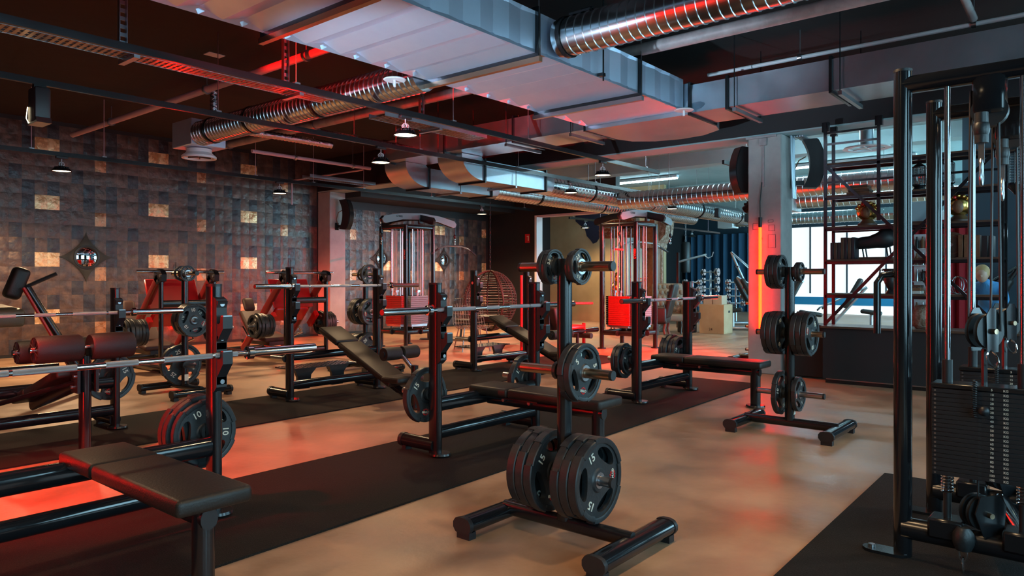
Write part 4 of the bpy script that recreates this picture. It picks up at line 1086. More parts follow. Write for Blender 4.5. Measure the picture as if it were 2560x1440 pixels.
# ------------------------------------------------------------------ cable frame at the right edge
CF = thing('cable_crossover', 'tall black cable crossover frame with weight stacks at the right edge', 'cable machine', (3.75, .75, .012))
for i, x in enumerate((0, .77)):
    p = MB().tube([(x, 0, .0), (x, 0, 2.25)], .039, 20).obj('post', 'black_gloss', CF)
    MB().tube([(x, 0, 2.25), (x, 0, 2.262)], .04, 20).obj('post_cap', 'black_plastic', p)
    tb = MB().tube([(x, 0, 2.19), (x, -1.7, 2.19)], .039, 18, up=(0, 0, 1)).obj('top_beam', 'black_gloss', CF)
    bb = MB().tube([(x, 0, .13), (x, -1.7, .13)], .05, 18, up=(0, 0, 1)).obj('base_beam', 'black_metal', CF)
    ft = MB().oval((x - .015, .07, 0), (x - .015, .07, .014), .10, .20, (0, 1, 0)).obj('foot_plate', 'black_metal', CF)
    MB().lathe([(0, .012), (.016, .012), (.016, .026), (0, .026)], (x - .015, .13, 0), 'Z', 10).obj('bolt', 'steel', ft)
    MB().tube([(x, -1.7, 0), (x, -1.7, 2.25)], .039, 16).obj('post', 'black_gloss', CF)
    yA, yB = -.18, -.46; yc = (yA + yB) / 2
    for yy in (yA, yB):
        MB().tube([(x, yy, .32), (x, yy, 2.17)], .0125, 12).obj('guide_rod', 'rod_chrome', CF)
        MB().tube([(x, yy, .16), (x, yy, .33)], .016, 12).obj('rod_sleeve', 'black_plastic', CF)
        MB().rbox((x, yy, .17), (.13, .14, .09), .01, 1).obj('rod_socket', 'black_metal', CF)
        pts = [(x + .022 * math.cos(a), yy + .022 * math.sin(a), .325 + .085 * a / (2 * math.pi * 6)) for a in [2 * math.pi * 6 * k / 72 for k in range(73)]]
        MB().tube(pts, .005, 6).obj('spring', 'chrome', CF)
        MB().tube([(x, yy, .82), (x, yy, .925)], .021, 14).obj('stack_bushing', 'black_plastic', CF)
    n = 20; z0, z1 = .415, .80; h = (z1 - z0) / n
    sm = MB().rbox((0, 0, 0), (.13, .38, h - .0006), .0012, 1).mesh('weight_slab', 'black_plastic')
    for k in range(n):
        sl = link('weight_slab', sm, CF, (x, yc, z0 + h * (k + .5)))
        if i == 0 or k > 14:
            MB().lathe([(0, -.0665), (.0045, -.0665), (.0045, -.064), (0, -.064)], (0, 0.178, 0), 'X', 8).obj('dowel', 'steel', sl)
            MB().lathe([(0, -.0665), (.0065, -.0665), (.0065, -.064), (0, -.064)], (0, .01, 0), 'X', 8).obj('pin_hole', 'rubber', sl)
            for q, tx in ((-.035, str(105 - 5 * k)), (-.085, 'KG')):
                o = link('lettering', text_mesh(tx, .0135, 'white_print', .0004), sl)
                o.matrix_local = Matrix.Translation((-.0656, q, 0)) @ Matrix.Rotation(-math.pi / 2, 4, 'Z') @ Matrix.Rotation(math.pi / 2, 4, 'X')
    tp = MB().rbox((x, yc, .813), (.14, .39, .022), .004, 1).obj('top_slab', 'black_metal', CF)
    for q, tx in ((-.035, '5'), (-.085, 'KG')):
        o = link('lettering', text_mesh(tx, .0135, 'white_print', .0004), CF)
        o.matrix_local = Matrix.Translation((x - .0706, yc + q, .811)) @ Matrix.Rotation(-math.pi / 2, 4, 'Z') @ Matrix.Rotation(math.pi / 2, 4, 'X')
    # selector pin on its coiled cord
    pn = MB().tube([(x - .062, yc - .01, .725), (x - .11, yc - .01, .725)], .006, 8).ball((x - .115, yc - .012, .725), .022, 10, 6).obj('selector_pin', 'black_plastic', CF)
    cord = []
    for k in range(120):
        a = k * .9; f_ = k / 119
        cord.append((x - .085 + .008 * math.cos(a) - .02 * math.sin(f_ * 3.14), yc + .025 + .008 * math.sin(a), .85 - .16 * f_ ))
    MB().tube(cord, .003, 5).obj('coiled_cord', 'black_plastic', CF)
    # travelling pulley above the stack and its strap
    MB().tube([(x, yc, .82), (x, yc, .98)], .012, 8).obj('stack_rod', 'black_metal', CF)
    pu = thing_p = MB()
    for sx in (-.022, .022):
        pu.lathe([(0, sx - .009), (.075, sx - .009), (.066, sx), (.075, sx + .009), (0, sx + .009)], (x, yc, 1.06), 'X', 28)
    po = pu.obj('travelling_pulley', 'black_plastic', CF)
    for sx in (-.04, .04):
        MB().prism([(yc - .03, .97), (yc + .03, .97), (yc + .035, 1.13), (yc + .015, 1.16), (yc - .015, 1.16), (yc - .035, 1.13)], 'YZ', x + sx - .002, x + sx + .002).obj('pulley_cheek', 'black_metal', po)
    MB().tube([(x - .06, yc, 1.06), (x + .06, yc, 1.06)], .012, 10).obj('pulley_axle', 'brass_rod', po)
    Tm = Matrix.Translation((x, yc, 0)); po.matrix_local = Tm @ Matrix.Rotation(R(55), 4, 'Z') @ Tm.inverted()
    for dy in (-.06, .06):
        MB().tube([(x, yc + dy, 1.06), (x, yc + dy * .85, 2.12)], .0055, 8).obj('steel_cable', 'black_plastic', CF)
    lk = chain(MB(), (x - .03, yc - .02, .985), (x - .05, yc - .05, .90), .018, .05).obj('shackle', 'chrome', CF)
    # overhead pulley housing with hook
    hs = MB().rbox((x, yc - .02, 2.10), (.07, .13, .20), .025, 2).obj('overhead_housing', 'black_gloss', CF)
    MB().lathe([(0, -.025), (.07, -.025), (.062, 0), (.07, .025), (0, .025)], (x, yc - .02, 2.02), 'X', 24).obj('overhead_pulley', 'black_plastic', hs)
    MB().ball((x - .09, yc, 1.93), .032, 12, 8, (1, 1, 1.5)).tube([(x - .09, yc, 2.0), (x - .09, yc, 1.87)], .026, 12).obj('rubber_stop', 'rubber', CF)
    MB().box((x - .09, yc, 1.83), (.012, .022, .09)).obj('strap_end', 'steel', CF)
    hk = [(x - .09 + .026 * math.cos(a) * (1 if math.sin(a) < 0 else .6), yc, 1.745 + .055 * math.sin(a)) for a in [2 * math.pi * k / 18 for k in range(18)]]
    MB().tube(hk, .007, 8, closed=True, up=(0, 1, 0)).obj('carabiner', 'steel', CF)
    # floor pulley
    fp = MB()
    for sx in (-.02, .02):
        fp.lathe([(0, sx - .009), (.075, sx - .009), (.066, sx), (.075, sx + .009), (0, sx + .009)], (x - .0, yc + .02, .265), 'X', 28)
    fo = fp.obj('floor_pulley', 'black_plastic', CF)
    MB().prism([(yc - .05, .17), (yc + .045, .17), (yc + .085, .27), (yc + .06, .345), (yc - .03, .35), (yc - .065, .30)], 'YZ', x - .056, x - .05).obj('pulley_cheek', 'black_metal', fo)
    MB().tube([(x - .075, yc + .02, .265), (x + .04, yc + .02, .265)], .012, 10).obj('pulley_axle', 'brass_rod', fo)
    MB().tube([(x - .03, yc + .05, .33), (x - .03, yc + .05, .42)], .004, 6).obj('steel_cable', 'black_plastic', fo)
    Tm = Matrix.Translation((x, yc + .02, 0)); fo.matrix_local = Tm @ Matrix.Rotation(R(48), 4, 'Z') @ Tm.inverted()
    if i == 0:
        MB().lathe([(0, .10), (.03, .10), (.042, .13), (.042, .17), (.025, .20), (0, .2)], (x - .06, yc + .07, 0), 'Z', 16).obj('rubber_stop', 'rubber', CF)
        chain(MB(), (x - .075, yc + .07, .11), (x - .075, yc + .07, .015), .015, .045).obj('chain', 'chrome', CF)
MB().tube([(0, -1.7, .13), (.77, -1.7, .13)], .05, 16).tube([(0, -1.7, 2.19), (.77, -1.7, 2.19)], .039, 16).obj('end_beam', 'black_gloss', CF)
MB().tube([(0, -.5, .13), (.77, -.30, .13)], .045, 16).obj('diagonal_beam', 'black_gloss', CF)
MB().tube([(0, -.62, 2.19), (.77, -.62, 2.19)], .11, 20).obj('pulley_drum', 'chrome', CF)
hd = MB().tube([(.0, .035, 1.31), (-.01, .085, 1.305), (-.02, .105, 1.27), (-.02, .105, 1.06), (-.02, .105, 1.03)], .016, 12).obj('grab_handle', 'black_gloss', CF)
# ------------------------------------------------------------------ metal shelf on its black counter
SX = 9.45
SH = thing('metal_shelf', 'tall black steel shelf of square tubes reaching up to the beam', 'shelf', (0, 0, 0))
YL, YR, SD = 2.76, .92, .34
q_ = .035
for y in (YL, 2.15, YR):
    for x in (SX, SX + SD):
        z0 = .715 if y != 2.15 else 2.0
        if y == 2.15 and x > SX: continue
        MB().box((x, y, (z0 + 3.25) / 2), (q_, q_, 3.25 - z0)).obj('post', 'black_metal', SH)
        MB().box((x + .02, y, 3.2), (.06, .08, .12)).obj('wall_bracket', 'black_metal', SH)
LV = [1.10, 1.52, 1.93, 2.32, 2.72]
for z in LV:
    for x in (SX, SX + SD):
        MB().box((x, (YL + YR) / 2, z - .02), (q_, YL - YR, .035)).obj('shelf_rail', 'black_metal', SH)
    MB().box((SX + SD / 2, (YL + YR) / 2, z + .008), (SD + .03, YL - YR - .04, .024)).obj('shelf_board', 'wood_dark', SH)
for z in (2.50, 2.98, 3.12):
    MB().box((SX, (YL + YR) / 2 if z < 2.9 else 2.45, z), (.025, (YL - YR) if z < 2.9 else .6, .025)).obj('rail', 'black_metal', SH)
def brace(y0, z0, y1, z1):
    MB().sweep([(SX - .03, y0, z0), (SX - .03, y1, z1)], [(-.018, -.008), (.018, -.008), (.018, .008), (-.018, .008)], (1, 0, 0)).obj('diagonal_brace', 'black_metal', SH)
brace(YL, .73, 1.85, 1.75); brace(YL, 2.72, 1.85, 1.75); brace(1.85, 1.75, YR, .75); brace(1.85, 1.75, YR, 2.75)
CT = thing('bar_counter', 'low black counter carrying the metal shelf', 'counter', (0, 0, 0))
MB().box((SX + .22, (YL + .7) / 2, .375), (.52, YL - .7 + .04, .63)).obj('front_panel', 'black_paint', CT)
MB().box((SX + .22, (YL + .7) / 2, .70), (.60, YL - .7 + .08, .025)).obj('worktop', 'wood_dark', CT)
MB().box((SX + .24, (YL + .7) / 2, .03), (.48, YL - .7, .06)).obj('plinth', 'black_metal', CT)
MB().box((SX + .0, (YL + .7) / 2, .05), (.02, YL - .72, .012)).obj('foot_rail', 'steel', CT)
# lower counter behind it, ending in the dark block right of the plate tree
tag(MB().rbox((9.95, 3.05, .36), (.5, .5, .68), .01, 1).obj('counter_end', 'black_paint'), 'dark low block between the column and the counter', 'counter')

XM = SX + SD / 2
def on_shelf(lv): return (LV[lv] if lv >= 0 else .7125) + .0205
# books on the level with the figure
hs = [.19, .19, .23, .24, .235, .25]
for i, (w, h) in enumerate(((.038, .21), (.037, .21), (.038, .21), (.039, .27), (.038, .27), (.038, .265), (.039, .27))):
    y = 2.69 - i * .041
    b = thing('book', f'dark upright book, number {i + 1} from the left beside the long-legged figure', 'book', (XM - .05, y, on_shelf(1)), 0, 'upright books on the shelf')
    MB().rbox((0, 0, h / 2), (.2, w, h), .004, 1).obj('cover', 'wood_dark' if i % 2 else 'black_plastic', b)
    MB().box((-.0, 0, h / 2), (.19, w - .01, h + .002)).obj('pages', 'paper', b)
for b in [o for o in COL.objects if o.name.startswith('book')]:
    k = int(b['label'].split('number ')[1].split(' ')[0])
    b['label'] = ['leftmost', 'second', 'third', 'fourth', 'fifth', 'sixth', 'seventh'][k - 1] + ' dark upright book from the left, beside the long-legged figure'
# buffalo-like figure on thin legs
fg = thing('animal_figure', 'hump-backed animal sculpture with thin legs on a shelf against the window', 'figurine', (XM - .05, 2.20, on_shelf(1)))
MB().rbox((0, 0, .012), (.14, .38, .024), .004, 1).obj('plinth', 'wood_dark', fg)
bd = MB(); 
prof = [(.24, .115, .055), (.20, .12, .07), (.10, .125, .08), (0, .15, .09), (-.06, .185, .10), (-.12, .20, .095), (-.18, .185, .075), (-.23, .155, .05), (-.27, .13, .03), (-.31, .12, .015)]
rings = []
vs = []; N = 12
cz = [.16, .165, .17, .19, .21, .22, .225, .225, .215, .205]
for (y, hh, ww), z in zip(prof, cz):
    for k in range(N):
        a = 2 * math.pi * k / N
        vs.append((ww * math.cos(a), y * .86, z + hh * .62 * math.sin(a) + .035))
fs = [(i * N + k, i * N + (k + 1) % N, (i + 1) * N + (k + 1) % N, (i + 1) * N + k) for i in range(len(prof) - 1) for k in range(N)] + [tuple(range(N)), tuple(range((len(prof) - 1) * N, len(prof) * N))]
bd.add(vs, fs); bd.obj('body', 'black_plastic', fg, 60)
for yy in (.17, .12, -.10, -.15):
    MB().tube([(.03 if yy in (.17, -.1) else -.03, yy, .15), (.03 if yy in (.17, -.1) else -.03, yy - .02, .02)], .009, 8).obj('leg', 'black_plastic', fg)
# lower level: urn, vase, trinkets, books lying
ur = thing('black_urn', 'black urn with flaring rim and scroll handle behind the frame handle', 'vase', (XM - .05, 2.04, on_shelf(0)))
MB().lathe([(0, 0), (.07, 0), (.06, .02), (.035, .05), (.07, .12), (.085, .17), (.06, .22), (.07, .26), (.10, .30), (.095, .30), (.06, .27), (0, .26)], (0, 0, 0), 'Z', 20).obj('body', 'black_plastic', ur, 50)
for s_ in (-1, 1): MB().tube([(0, s_ * .08, .16), (0, s_ * .13, .22), (0, s_ * .12, .29), (0, s_ * .09, .28)], .01, 8).obj('handle', 'black_plastic', ur)
ur = thing('black_urn', 'black urn with curling handle seen between the two frame posts', 'vase', (XM - .05, 1.62, on_shelf(0)))
MB().lathe([(0, 0), (.06, 0), (.05, .02), (.03, .05), (.06, .1), (.075, .15), (.055, .2), (.06, .24), (.09, .27), (.085, .27), (.05, .24), (0, .24)], (0, 0, 0), 'Z', 20).obj('body', 'black_plastic', ur, 50)
for s_ in (-1, 1): MB().tube([(0, s_ * .07, .14), (0, s_ * .12, .2), (0, s_ * .11, .26), (0, s_ * .08, .25)], .009, 8).obj('handle', 'black_plastic', ur)
for i in range(3):
    tag(MB().rbox((XM - .05, 1.79, on_shelf(0) + .02 + i * .036), (.2, .16, .032), .003, 1).obj('flat_book', ['paper', 'wood', 'wood_dark'][i]), ['bottom', 'middle', 'top'][i] + ' book lying in the pile between the frame posts', 'book', 'books lying on the shelf')
# stacked books on level 3
for i in range(4):
    tag(MB().rbox((XM - .05, 2.39 - .01 * (i % 2), on_shelf(3) + .014 + i * .027), (.2, .26 - .02 * i, .025), .003, 1).obj('flat_book', 'wood_dark' if i % 2 else 'wood'), ['lowest', 'second lowest', 'second highest', 'topmost'][i] + ' brown book lying flat high on the shelf', 'book', 'books lying on the shelf')
# golden busts
def bust(label, y, lv, s=1.0):
    b = thing('golden_mask', label, 'figurine', (XM - .02, y, on_shelf(lv)))
    MB().lathe([(0, 0), (.11 * s, 0), (.11 * s, .025), (.085 * s, .05), (.05 * s, .08), (0, .08)], (0, 0, 0), 'Z', 18).obj('stand', 'wood_dark', b)
    MB().ball((0, 0, .18 * s), .13 * s, 16, 10, (.75, 1, .92)).obj('helmet', 'gold', b, 60)
    MB().ball((-.085 * s, 0, .16 * s), .06 * s, 10, 8, (.7, .9, 1.2)).obj('face', 'wood', b, 60)
    for q in range(7):
        a = -1.2 + 2.4 * q / 6
        MB().ball((-.05 * s, .115 * s * math.sin(a), .18 * s + .10 * s * math.cos(a)), .022 * s, 8, 6).obj('ornament', 'gold', b)
    MB().ball((-.1 * s, .03 * s, .26 * s), .016 * s, 8, 6).obj('red_gem', 'red_paint_and_cast', b)
    return b
bust('golden helmeted head on the shelf under the small lit lamp', 2.31, 2)
bust('golden helmeted head on the shelf behind the front guide rods', 1.34, 2, 1.05)
# lanterns
def lantern(label, loc, H=.5, r=.085, hang=False, cat='lantern'):
    t = thing('metal_lantern', label, cat, loc)
    c = MB()
    for k in range(10):
        a = 2 * math.pi * k / 10
        c.tube([(r * math.cos(a), r * math.sin(a), H * .2), (r * math.cos(a), r * math.sin(a), H * .8)], .006, 5)
    c.obj('cage_bar', 'black_metal', t)
    g = MB()
    for k in range(12):
        z = H * .22 + H * .56 * k / 11
        ps = [(r * .95 * math.cos(a), r * .95 * math.sin(a), z) for a in [2 * math.pi * q / 12 for q in range(12)]]
        g.tube(ps, .003, 4, closed=True)
    g.obj('mesh_ring', 'steel', t)
    MB().lathe([(0, H), (.012, H), (.02, H * .95), (r * .6, H * .9), (r * 1.05, H * .82), (r * 1.05, H * .78), (0, H * .78)], (0, 0, 0), 'Z', 16).obj('cap', 'black_metal', t)
    MB().lathe([(0, 0 if hang else .0), (.012 if hang else r, 0), (.03 if hang else r, H * .05), (r * .7, H * .12), (r * 1.05, H * .18), (r * 1.05, H * .22), (0, H * .22)], (0, 0, 0), 'Z', 16).obj('base', 'black_metal', t)
    if hang: chain(MB(), (0, 0, H), (0, 0, H + .45), .016, .05).obj('chain', 'black_metal', t)
    return t
lantern('squat wire lantern on the upper shelf left of centre', (XM, 1.75, on_shelf(3)), .34, .075)
lantern('tall wire lantern on the upper shelf behind the guide rods', (XM, 1.46, on_shelf(3)), .36, .07)
lantern('long openwork lantern hanging at the right beyond the shelf', (10.4, .88, 2.30), .62, .1, True)
gb = thing('glass_case', 'small glass display case on the shelf between the frame posts', 'display case', (XM, 1.74, on_shelf(2)))
MB().box((0, 0, .012), (.2, .26, .024)).obj('base', 'wood_dark', gb)
MB().box((0, 0, .14), (.19, .25, .23)).obj('glass', 'glass_box', gb)
for sx in (-1, 1):
    for sy in (-1, 1): MB().box((sx * .097, sy * .127, .14), (.008, .008, .24)).obj('edge', 'black_metal', gb)
for i, (y, w, h, m) in enumerate(((1.32, .05, .26, 'wood'), (1.265, .05, .26, 'wood'), (1.21, .05, .26, 'wood_dark'), (1.155, .05, .25, 'wood'), (1.09, .06, .24, 'black_plastic'), (1.03, .05, .24, 'black_plastic'))):
    tag(MB().rbox((XM, y, on_shelf(1) + h / 2), (.2, w - .004, h), .004, 1).obj('book', m), ['brown', 'middle brown', 'reddish', 'right brown', 'dark', 'right dark'][i] + ' upright book on the shelf behind the guide rods', 'book', 'upright books on the shelf')
dk = thing('round_drum', 'round brown drum or disc leaning on the shelf behind the frame post', 'drum', (XM, 1.42, on_shelf(1) + .15))
MB().lathe([(0, -.04), (.145, -.04), (.15, -.03), (.15, .03), (.145, .04), (0, .04)], (0, 0, 0), 'X', 28).obj('body', 'wood_dark', dk)
MB().lathe([(.1, -.045), (.11, -.045), (.11, -.038), (.1, -.038)], (0, 0, 0), 'X', 28).obj('ring', 'wood', dk)
MB().lathe([(0, -.046), (.02, -.046), (.02, -.038), (0, -.038)], (0, 0, 0), 'X', 12).obj('boss', 'steel', dk)
bo = thing('stone_jug', 'rough brown stone jug standing on the counter between the frame posts', 'jug', (XM, 1.70, .7125))
MB().lathe([(0, 0), (.09, 0), (.12, .05), (.125, .15), (.11, .23), (.07, .27), (.05, .28), (0, .28)], (0, 0, 0), 'Z', 18).obj('body', 'carved', bo, 60)
MB().tube([(0, -.1, .22), (0, -.15, .18), (0, -.13, .1)], .012, 8).obj('handle', 'carved', bo)
wg = thing('wire_globe', 'small round wire ornament on the lower shelf at right', 'ornament', (XM, 1.36, on_shelf(0) + .105))
for k in range(3):
    ps = [Vector((.1 * math.cos(a), .1 * math.sin(a), 0)) for a in [2 * math.pi * q / 20 for q in range(20)]]
    M = Matrix.Rotation(R(90), 3, 'Y') @ Matrix.Rotation(k * R(60), 3, 'X')
    MB().tube([M @ p for p in ps], .005, 6, closed=True).obj('ring', 'steel', wg)
# red draped figure behind the shelf
rc = MB(); n = 26
rc.sweep([(11.2 + .05 * math.sin(i * 1.4), 2.2 - .8 * i / n, .0) for i in range(n + 1)], [(-.01, 0), (.01, 0), (.01, 2.1), (-.01, 2.1)], (0, 0, 1))
tag(rc.obj('red_curtain', 'red_cloth'), 'red hanging cloth behind the shelf between the frame posts', 'curtain')
bs = thing('bottle_rack', 'white rack of small bottles behind the shelf', 'rack', (11.0, 1.95, 0))
MB().box((0, 0, .95), (.06, .22, 1.9)).obj('panel', 'white_metal', bs)
for k in range(6):
    MB().box((-.06, 0, .6 + .22 * k), (.1, .22, .012)).obj('shelf', 'white_metal', bs)
    for q in range(3):
        MB().lathe([(0, 0), (.025, 0), (.025, .1), (.01, .13), (.01, .16), (0, .16)], (-.06, -.07 + .07 * q, .606 + .22 * k), 'Z', 10).obj('bottle', ['wood', 'black_plastic', 'steel'][(q + k) % 3], bs)
# person bending behind the shelf
pp = thing('person', 'person in a blue top with fair hair leaning forward beyond the shelf', 'person', (12.9, 1.40, 0))
def skin_body(t):
    me = bpy.data.meshes.new('body')
    V = [(0, 0, .90), (-.08, 0, 1.04), (-.24, .02, 1.18), (-.36, .03, 1.25), (-.42, .04, 1.29), (.0, .1, .9), (.0, .12, .5), (.02, .12, .06), (-.1, .13, .03), (0, -.1, .9), (-.02, -.12, .5), (0, -.12, .06), (-.12, -.12, .03),
         (-.25, .19, 1.2), (-.3, .25, .98), (-.48, .2, .9), (-.25, -.17, 1.2), (-.3, -.23, .98), (-.48, -.18, .9)]
    E = [(0, 1), (1, 2), (2, 3), (3, 4), (0, 5), (5, 6), (6, 7), (7, 8), (0, 9), (9, 10), (10, 11), (11, 12), (2, 13), (13, 14), (14, 15), (2, 16), (16, 17), (17, 18)]
    rad = [.14, .13, .14, .06, .055, .09, .065, .045, .04, .09, .065, .045, .04, .055, .042, .03, .055, .042, .03]
    me.from_pydata(V, E, []); me.materials.append(MATS['blue_shirt'])
    o = link('body', me, t)
    md_ = o.modifiers.new('s', 'SKIN'); sub = o.modifiers.new('u', 'SUBSURF'); sub.levels = 1; sub.render_levels = 2
    for i, v in enumerate(me.skin_vertices[0].data): v.radius = (rad[i], rad[i]); v.use_root = (i == 0)
    return o
skin_body(pp)
MB().ball((-.50, .05, 1.36), .095, 14, 10, (1, .85, 1.2)).ball((-.60, .05, 1.34), .018, 8, 6).obj('head', 'skin', pp, 60)
MB().ball((-.475, .05, 1.395), .105, 14, 10, (1, .95, 1.1)).obj('hair', 'hair', pp, 60)

# ------------------------------------------------------------------ mirrors, signs and seating at the back
def star(a, p=.72): return 1 / (abs(math.cos(a)) ** p + abs(math.sin(a)) ** p) ** (1 / p)
def sun_mirror(label, x, z, s):
    t = thing('sunburst_mirror', label, 'mirror', (x, WALL - .03, z), 0, 'sunburst mirrors')
    N = 96; m = MB()
    for k in range(N):
        a = 2 * math.pi * k / N; c = abs(math.cos(2 * a))
        L = star(a) * s * (1 - .06 * (k % 2))
        d = Vector((math.cos(a), 0, math.sin(a))); p = Vector((-math.sin(a), 0, math.cos(a)))
        r0 = s * .34; w = s * .022
        m.add([d * r0 - p * w + Vector((0, -.012, 0)), d * r0 + p * w + Vector((0, -.012, 0)), d * L + Vector((0, -.008, 0)), d * r0 + Vector((0, .012, 0))], [(0, 1, 2), (0, 2, 3), (1, 3, 2), (0, 3, 1)])
    o = m.obj('ray_spikes', 'wicker', t)
    MB().prism([(.86 * s * star(q) * math.cos(q), .86 * s * star(q) * math.sin(q)) for q in [2 * math.pi * i / 64 for i in range(64)]], 'XZ', .006, .014).obj('back_plate', 'wicker', t)
    MB().lathe([(s * .33, -.02), (s * .36, -.035), (s * .42, -.03), (s * .42, .02), (s * .33, .02), (s * .33, -.02)], (0, 0, 0), 'Y', 36).obj('frame_ring', 'black_plastic', t)
    prof = [(0, -.028)] + [(s * .33 * k / 6, -.028 + .016 * (k / 6) ** 2) for k in range(1, 7)]
    MB().lathe(prof, (0, 0, 0), 'Y', 36).obj('mirror_glass', 'glass_mirror', t, 60)
    return t
sun_mirror('large sunburst mirror with black spikes on the copper-tiled wall at left', 4.94, 1.68, .50)
sun_mirror('sunburst mirror on the golden tiles behind the first cable tower', 13.78, 1.80, .42)
sun_mirror('sunburst mirror half hidden behind the left post of the first cable tower', 11.6, 1.80, .42)
sg = thing('fire_sign', 'small red fire sign on the black partition', 'sign', (15.585, 12.43, 2.42))
MB().box((0, 0, 0), (.02, .16, .24)).obj('panel', 'red_paint_and_cast', sg)
MB().box((-.012, -.04, .0), (.004, .03, .14)).box((-.012, -.01, .05), (.004, .05, .02)).obj('pictogram', 'white_print', sg)
eg = thing('hanging_chair', 'round dark wicker chair hanging on a chain', 'hanging chair', (10.86, 9.62, .86), R(-158))
def egg_shell():
    m = MB(); n = 34
    # half-open ball of cane: meridian canes and horizontal rings, opening toward local +x
    for k in range(n):
        th = -math.pi / 2 + math.pi * k / (n - 1); r = .53 * math.cos(th); z = .60 * math.sin(th)
        if r < .03: continue
        a0 = 0.85 * (1 - .25 * abs(math.sin(th)))
        ps = [(r * math.cos(a), r * math.sin(a), z) for a in [a0 + (2 * math.pi - 2 * a0) * i / 22 for i in range(23)]]
        m.tube(ps, .009, 5, up=(0, 0, 1))
    return m
egg_shell().obj('cane_rings', 'wicker', eg)
m = MB()
for k in range(11):
    a = .85 + (2 * math.pi - 1.7) * k / 10
    m.tube([(.53 * math.cos(t_) * math.cos(a), .53 * math.cos(t_) * math.sin(a), .60 * math.sin(t_)) for t_ in [-1.5 + 3.0 * i / 14 for i in range(15)]], .012, 6, up=(0.1, .2, 1))
m.obj('cane_ribs', 'wicker', eg)
rim = []
for k in range(40):
    th = 2 * math.pi * k / 40; el = math.asin(max(-1, min(1, math.sin(th)))) 
    s_ = math.sin(th); a0 = .85 * (1 - .25 * abs(s_)); sg_ = 1 if math.cos(th) >= 0 else -1
    e = s_ * 1.45; r = .53 * math.cos(e)
    rim.append((r * math.cos(a0 * sg_), r * math.sin(a0 * sg_), .60 * math.sin(e)))
MB().tube(rim, .02, 8, closed=True, up=(1, 0, 0)).obj('rim', 'wicker', eg)
MB().rbox((-.05, 0, -.36), (.6, .62, .12), .05, 2).obj('cushion', 'black_plastic', eg, 60)
chain(MB(), (0, 0, .60), (0, 0, 3.12), .012, .05).obj('chain', 'black_metal', eg)
wb = thing('wicker_chair', 'small round wicker chair on the floor beside the hanging chair', 'chair', (11.4, 10.7, 0), R(-140))
m = MB()
for k in range(16):
    a = -1.3 + 2.6 * k / 15 + math.pi
    m.tube([(.28 * math.cos(a), .28 * math.sin(a), .40), (.36 * math.cos(a), .36 * math.sin(a), .66), (.33 * math.cos(a), .33 * math.sin(a), .92 - .1 * abs(k - 7.5) / 7.5)], .008, 5)
for z, r in ((.5, .31), (.62, .35), (.74, .36), (.86, .34)):
    m.tube([(r * math.cos(a), r * math.sin(a), z) for a in [-1.3 + 2.6 * k / 15 + math.pi for k in range(16)]], .009, 5, up=(0, 0, 1))
m.obj('cane_back', 'wicker', wb)
MB().lathe([(0, .36), (.3, .36), (.32, .39), (.3, .42), (0, .42)], (0, 0, 0), 'Z', 22).obj('seat', 'wicker', wb)
for k in range(4):
    a = k * math.pi / 2 + .78; MB().tube([(.22 * math.cos(a), .22 * math.sin(a), .36), (.28 * math.cos(a), .28 * math.sin(a), 0)], .014, 6).obj('leg', 'wicker', wb)
wm = thing('wire_chair', 'silver wire-mesh chair behind the middle front barbell', 'chair', (9.6, 8.95, 0), R(-120))
m = MB()
for k in range(13):
    u = -1 + 2 * k / 12
    m.tube([(.30, u * .26, .46), (.05, u * .28, .40), (-.18, u * .30, .46), (-.30, u * .28, .82)], .005, 5)
for k in range(11):
    f_ = k / 10
    x = .3 - .48 * min(1, f_ * 1.8) if f_ < .55 else -.18 - .12 * (f_ - .55) / .45
    z = .46 - .06 * math.sin(min(1, f_ * 1.8) * math.pi) if f_ < .55 else .46 + .36 * (f_ - .55) / .45
    m.tube([(x, -.28, z), (x, 0, z - .02), (x, .28, z)], .005, 5)
m.obj('wire_shell', 'steel', wm)
for sy in (-1, 1):
    for a_, b_ in ((.2, .27), (-.15, -.27)): MB().tube([(a_, sy * .2, .43), (b_, sy * .26, 0)], .011, 6).obj('leg', 'steel', wm)
tb = thing('side_table', 'small dark round table before the golden wall', 'table', (10.75, 11.3, 0))
MB().lathe([(0, .60), (.3, .60), (.3, .625), (0, .625)], (0, 0, 0), 'Z', 24).obj('top', 'wood_dark', tb)
MB().tube([(0, 0, .02), (0, 0, .6)], .025, 10).lathe([(0, 0), (.2, 0), (.18, .02), (0, .03)], (0, 0, 0), 'Z', 20).obj('pedestal', 'black_metal', tb)
for i, (dx, dy) in enumerate(((.08, .05), (-.06, -.1))):
    tag(MB().lathe([(0, 0), (.025, 0), (.025, .16), (.006, .165), (.004, .185), (0, .185)], (10.75 + dx, 11.3 + dy, .625), 'Z', 12).obj('candle', 'candle'), ['right', 'left'][i] + ' red candle on the small round table', 'candle', 'red candles')

